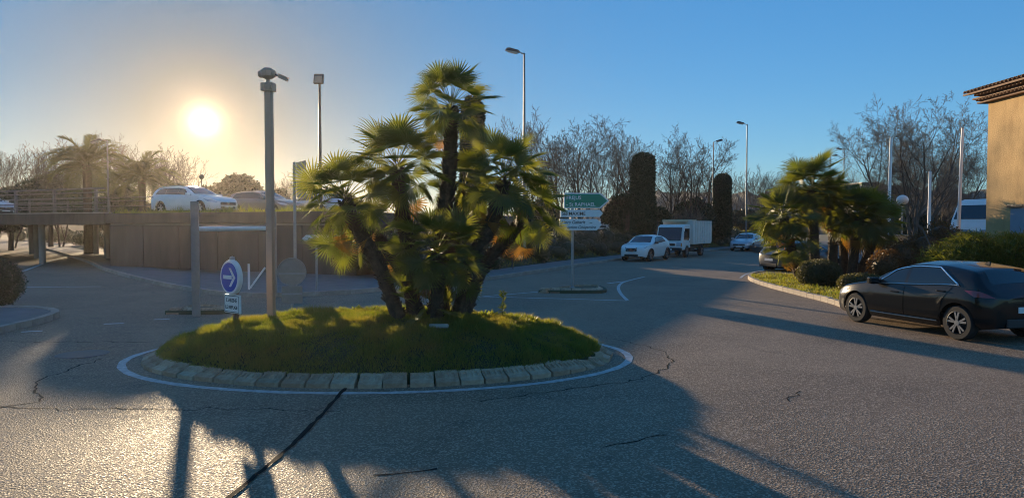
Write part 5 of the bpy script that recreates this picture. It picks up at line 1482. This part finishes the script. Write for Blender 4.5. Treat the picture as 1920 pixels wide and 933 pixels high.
# black hatchback: rear-left wheel and front-left wheel from the photograph
rl = Vector(((1795 - 960) / FOC * 13.15, 13.15, 0)); fl = Vector((.489 * 15.62, 15.62, 0))
hd = math.atan2(fl.y - rl.y, fl.x - rl.x); mid = (rl + fl) / 2; sdv = Vector((math.sin(hd), -math.cos(hd), 0)) * .89
car('hatchback_car', (mid.x + sdv.x, mid.y + sdv.y, 0), hd, 'shiny black hatchback with chrome window trim and black-and-silver wheels', HATCH)
kd = math.atan2(-(62 - 41.8), -(19.2 - 5.9))
car('crossover_car', (8.25, 43.4, 0), kd, 'small white crossover with black wheel arches parked in front of the truck', SUVJ)
car('saloon_car', (20.1, 60.3, 0), kd, 'silver saloon parked behind the white truck', SALOON)
c = G(1473, 514); car('hatchback_car', (c.x + 1.35, c.y + 1.3, 0), R(20), 'dark grey hatchback parked behind the palm clump', GREYH)
c = AT(1772, 430, 36.5); car('parked_car', (c.x, 36.5, .5), R(172), 'dark blue car parked behind the brown hedge below the motorhome', DARKH)
def on_deck(px, d=3.2):
    k = (px - 960) / FOC; o_ = along(0, d); s = (k * o_[1] - o_[0]) / (wdir[0] - k * wdir[1]); p = along(s, d); return (p[0], p[1], DECK - .02)
car('estate_car', on_deck(366, 3.0), wrz, 'white estate car with roof rails on the raised road above the wall', WAGON)
car('parked_car', on_deck(500, 8.4), wrz, 'dark estate car on the raised road behind the camera mast', DARKW)
car('parked_car', on_deck(590, 11.5), wrz + math.pi, 'silver car on the raised road beside the stacked direction panels', dict(HATCH, paint='car_silver', chrome=False))
car('parked_car', on_deck(-28, 4.0), wrz, 'silver car on the bridge behind the railing', SALOON)
c = AT(1150, 392, 60); car('parked_car', (c.x, 60, 1.50), kd, 'pale car on the upper road glimpsed over the shrubs', dict(WAGON, paint='car_white', rails=False))

# tipper truck
def truck(loc, heading):
    root = empty('tipper_truck', loc, heading, label='white cab-over truck with tall ribbed tipper body parked between crossover and saloon', cat='truck')
    # local +x forward; nose at x=0, tail at -5.3
    prof = [(0, .50), (0.02, .95), (-.05, 1.12), (-.36, 2.02), (-.50, 2.14), (-.75, 2.19), (-1.55, 2.19), (-1.62, 2.10), (-1.62, .62), (-1.42, .62)]
    xw, ra = -1.0, .43
    arch = [(xw + ra * math.cos(a), .36 + ra * math.sin(a)) for a in np.linspace(math.pi - .65, .55, 10)]
    poly = prof[:-1] + arch + [(-.55, .50)]
    m = MB(); m.prism(poly, 1.84, Matrix.Translation((0, -.92, 0))); m.build('cab', 'truck_white', root, bevel=.05)
    m = MB(); m.prism([(-.02, 1.16), (-.335, 2.0), (-.345, 1.995), (-.06, 1.14)], 1.62, Matrix.Translation((.035, -.81, 0))); m.build('windscreen', 'glass', root, bevel=.004)
    for s in (1, -1):
        m = MB(); y = .92 if s > 0 else -.932
        m.prism([(-.30, 1.18), (-.50, 1.92), (-1.42, 1.92), (-1.42, 1.30), (-1.2, 1.12), (-.9, 1.16)], .012, Matrix.Translation((0, y, 0))); dw = m.build('side_window', 'glass', root)
        m = MB(); m.prism([(-.22, .84), (-.26, 1.14), (-.44, 1.97), (-1.5, 1.97), (-1.5, .72), (-1.40, .72), (-1.1, .86)], .008, Matrix.Translation((0, .918 if s > 0 else -.926, 0))); d = m.build('door', 'truck_white', root)
        m = MB(); m.box((-1.36, s * .94, 1.05), (.16, .03, .05)); m.build('handle', 'plastic', d)
        m = MB(); m.box((-.28, s * 1.06, 1.55), (.08, .18, .36)); m.tube([(-.3, s * .9, 1.75), (-.28, s * 1.04, 1.7)], .015, 6); m.build('mirror', 'plastic', root, bevel=.02)
        m = MB(); m.box((.012, s * .68, .83), (.05, .30, .36)); m.build('headlight', 'head_lamp', root, bevel=.03)
        m = MB(); m.box((.012, s * .87, .83), (.05, .07, .30)); m.build('indicator', 'orange_lamp', root, bevel=.01)
        wheel(root, xw, s * .80, .36, s, 'alloy', .22, 6, .62)
        wheel(root, -3.95, s * .83, .36, s, 'alloy', .24, 6, .62)
        m = MB(); m.tube([(-3.95 + .46 * math.cos(a), s * .82, .36 + .46 * math.sin(a)) for a in np.linspace(.2, 2.9, 10)], .02, 5); m.build('mudguard', 'plastic', root)
    m = MB(); m.box((.02, 0, .86), (.05, .86, .16)); m.build('grille', 'plastic', root, bevel=.02)
    m = MB(); m.box((.03, 0, .55), (.14, 1.80, .20)); m.build('bumper', 'plastic', root, bevel=.03)
    m = MB(); m.box((.02, 0, .69), (.12, 1.82, .07)); m.build('bumper_trim', 'truck_white', root, bevel=.015)
    m = MB(); m.box((.105, 0, .55), (.012, .5, .11)); m.build('number_plate', 'plate', root)
    m = MB()
    for y in (-.38, .38): m.box((-3.4, y, .66), (4.6, .09, .18))
    m.box((-2.4, .62, .58), (.8, .34, .36)); m.box((-3.95, 0, .36), (.14, 1.5, .14)); m.build('chassis', 'plastic', root)
    x0, x1, zb, zt = -1.72, -5.75, .95, 2.40
    m = MB(); m.box(((x0 + x1) / 2, 0, zb - .04), (x0 - x1, 2.06, .10)); m.build('bed_floor', 'truck_body', root)
    for s in (1, -1):
        m = MB(); m.box(((x0 + x1) / 2, s * 1.02, (zb + zt) / 2), (x0 - x1, .04, zt - zb)); sd2 = m.build('side_panel', 'truck_body', root)
        for i in range(9):
            m = MB(); m.box((x0 - .04 - i * (x0 - x1 - .08) / 8, s * 1.055, (zb + zt) / 2), (.07, .05, zt - zb + .02)); m.build('rib', 'truck_body', sd2, bevel=.01)
        m = MB(); m.box(((x0 + x1) / 2, s * 1.03, zt + .02), (x0 - x1 + .04, .09, .06)); m.build('top_rail', 'truck_body', sd2)
    m = MB(); m.box((x0 + .02, 0, (zb + zt) / 2 + .05), (.05, 2.0, zt - zb + .1)); m.build('headboard', 'truck_body', root)
    m = MB(); m.box((x1 - .02, 0, (zb + zt) / 2), (.05, 2.0, zt - zb)); m.build('tailgate', 'truck_body', root)
    m = MB(); m.prism([(x0 + .5, zt - .02), (x0 + .45, zt + .12), (x0 - 1.6, zt + .14), (x0 - 1.6, zt + .04)], 1.7, Matrix.Translation((0, -.95, 0))); m.build('cab_shield', 'stucco_pale', root)
    return root
fw = G(1288, 482); hv = Vector((math.cos(kd), math.sin(kd), 0)); lft = Vector((-hv.y, hv.x, 0))
tp = fw + hv * 1.0 - lft * .9
truck((tp.x, tp.y, 0), kd)

# motorhome
c = AT(1818, 400, 38); root = empty('motorhome', (c.x, 38, .5), R(204), label='tall white motorhome with a raked windscreen standing beside the house', cat='motorhome')
prof = [(0, .40), (.04, .95), (-.02, 1.55), (-.14, 1.95), (-.62, 2.78), (-.85, 3.0), (-1.2, 3.08), (-6.4, 3.08), (-6.55, 2.95), (-6.55, .40)]
m = MB(); m.prism(prof, 2.2, Matrix.Translation((0, -1.1, 0))); m.build('body', 'car_white', root, bevel=.05)
m = MB(); m.prism([(-.15, 2.0), (-.58, 2.74), (-.61, 2.72), (-.18, 1.98)], 1.9, Matrix.Translation((.03, -.95, 0))); m.build('windscreen', 'glass', root)
for s in (1, -1):
    y = 1.1 if s > 0 else -1.115
    m = MB(); m.prism([(-.42, 2.02), (-.78, 2.66), (-1.9, 2.66), (-1.9, 2.02)], .015, Matrix.Translation((0, y, 0))); m.build('side_window', 'glass', root)
    m = MB(); m.prism([(-2.2, 1.75), (-2.2, 2.5), (-3.2, 2.5), (-3.2, 1.75)], .015, Matrix.Translation((0, y, 0))); m.build('side_window', 'glass', root)
    m = MB(); m.prism([(-3.6, 1.5), (-3.6, 2.1), (-4.6, 2.1), (-4.6, 1.5)], .015, Matrix.Translation((0, y, 0))); m.build('side_window', 'glass', root)
    m = MB(); m.box((.0, s * .75, 1.32), (.12, .38, .22)); m.build('headlight', 'head_lamp', root, bevel=.03)
    for x in (-1.1, -5.0): wheel(root, x, s * .98, .34, s, 'alloy', .22, 6, .62)
m = MB(); m.box((.02, 0, .6), (.1, 1.9, .25)); m.build('bumper', 'plastic', root, bevel=.03)
m = MB(); m.box((-3.3, 0, .42), (5.0, 1.6, .12)); m.build('chassis', 'plastic', root)

# ================================================================== AIR: volume added to imitate lens veil towards the sun
hm_, hn, hl, hb = new_mat('haze_veil')
hn.remove(hb)
pv = hn.new('ShaderNodeVolumePrincipled')
pv.inputs['Color'].default_value = (1.0, .91, .82, 1)
pv.inputs['Density'].default_value = .00026
pv.inputs['Anisotropy'].default_value = .76
hl.new(pv.outputs[0], hn['Material Output'].inputs['Volume'])
m = MB(); m.box((0, 140, 8.5), (1300, 840, 19)); m.build('haze_veil', 'haze_veil', kind='stuff', label='thin warm scattering volume added to stand in for lens veil', cat='haze_veil')
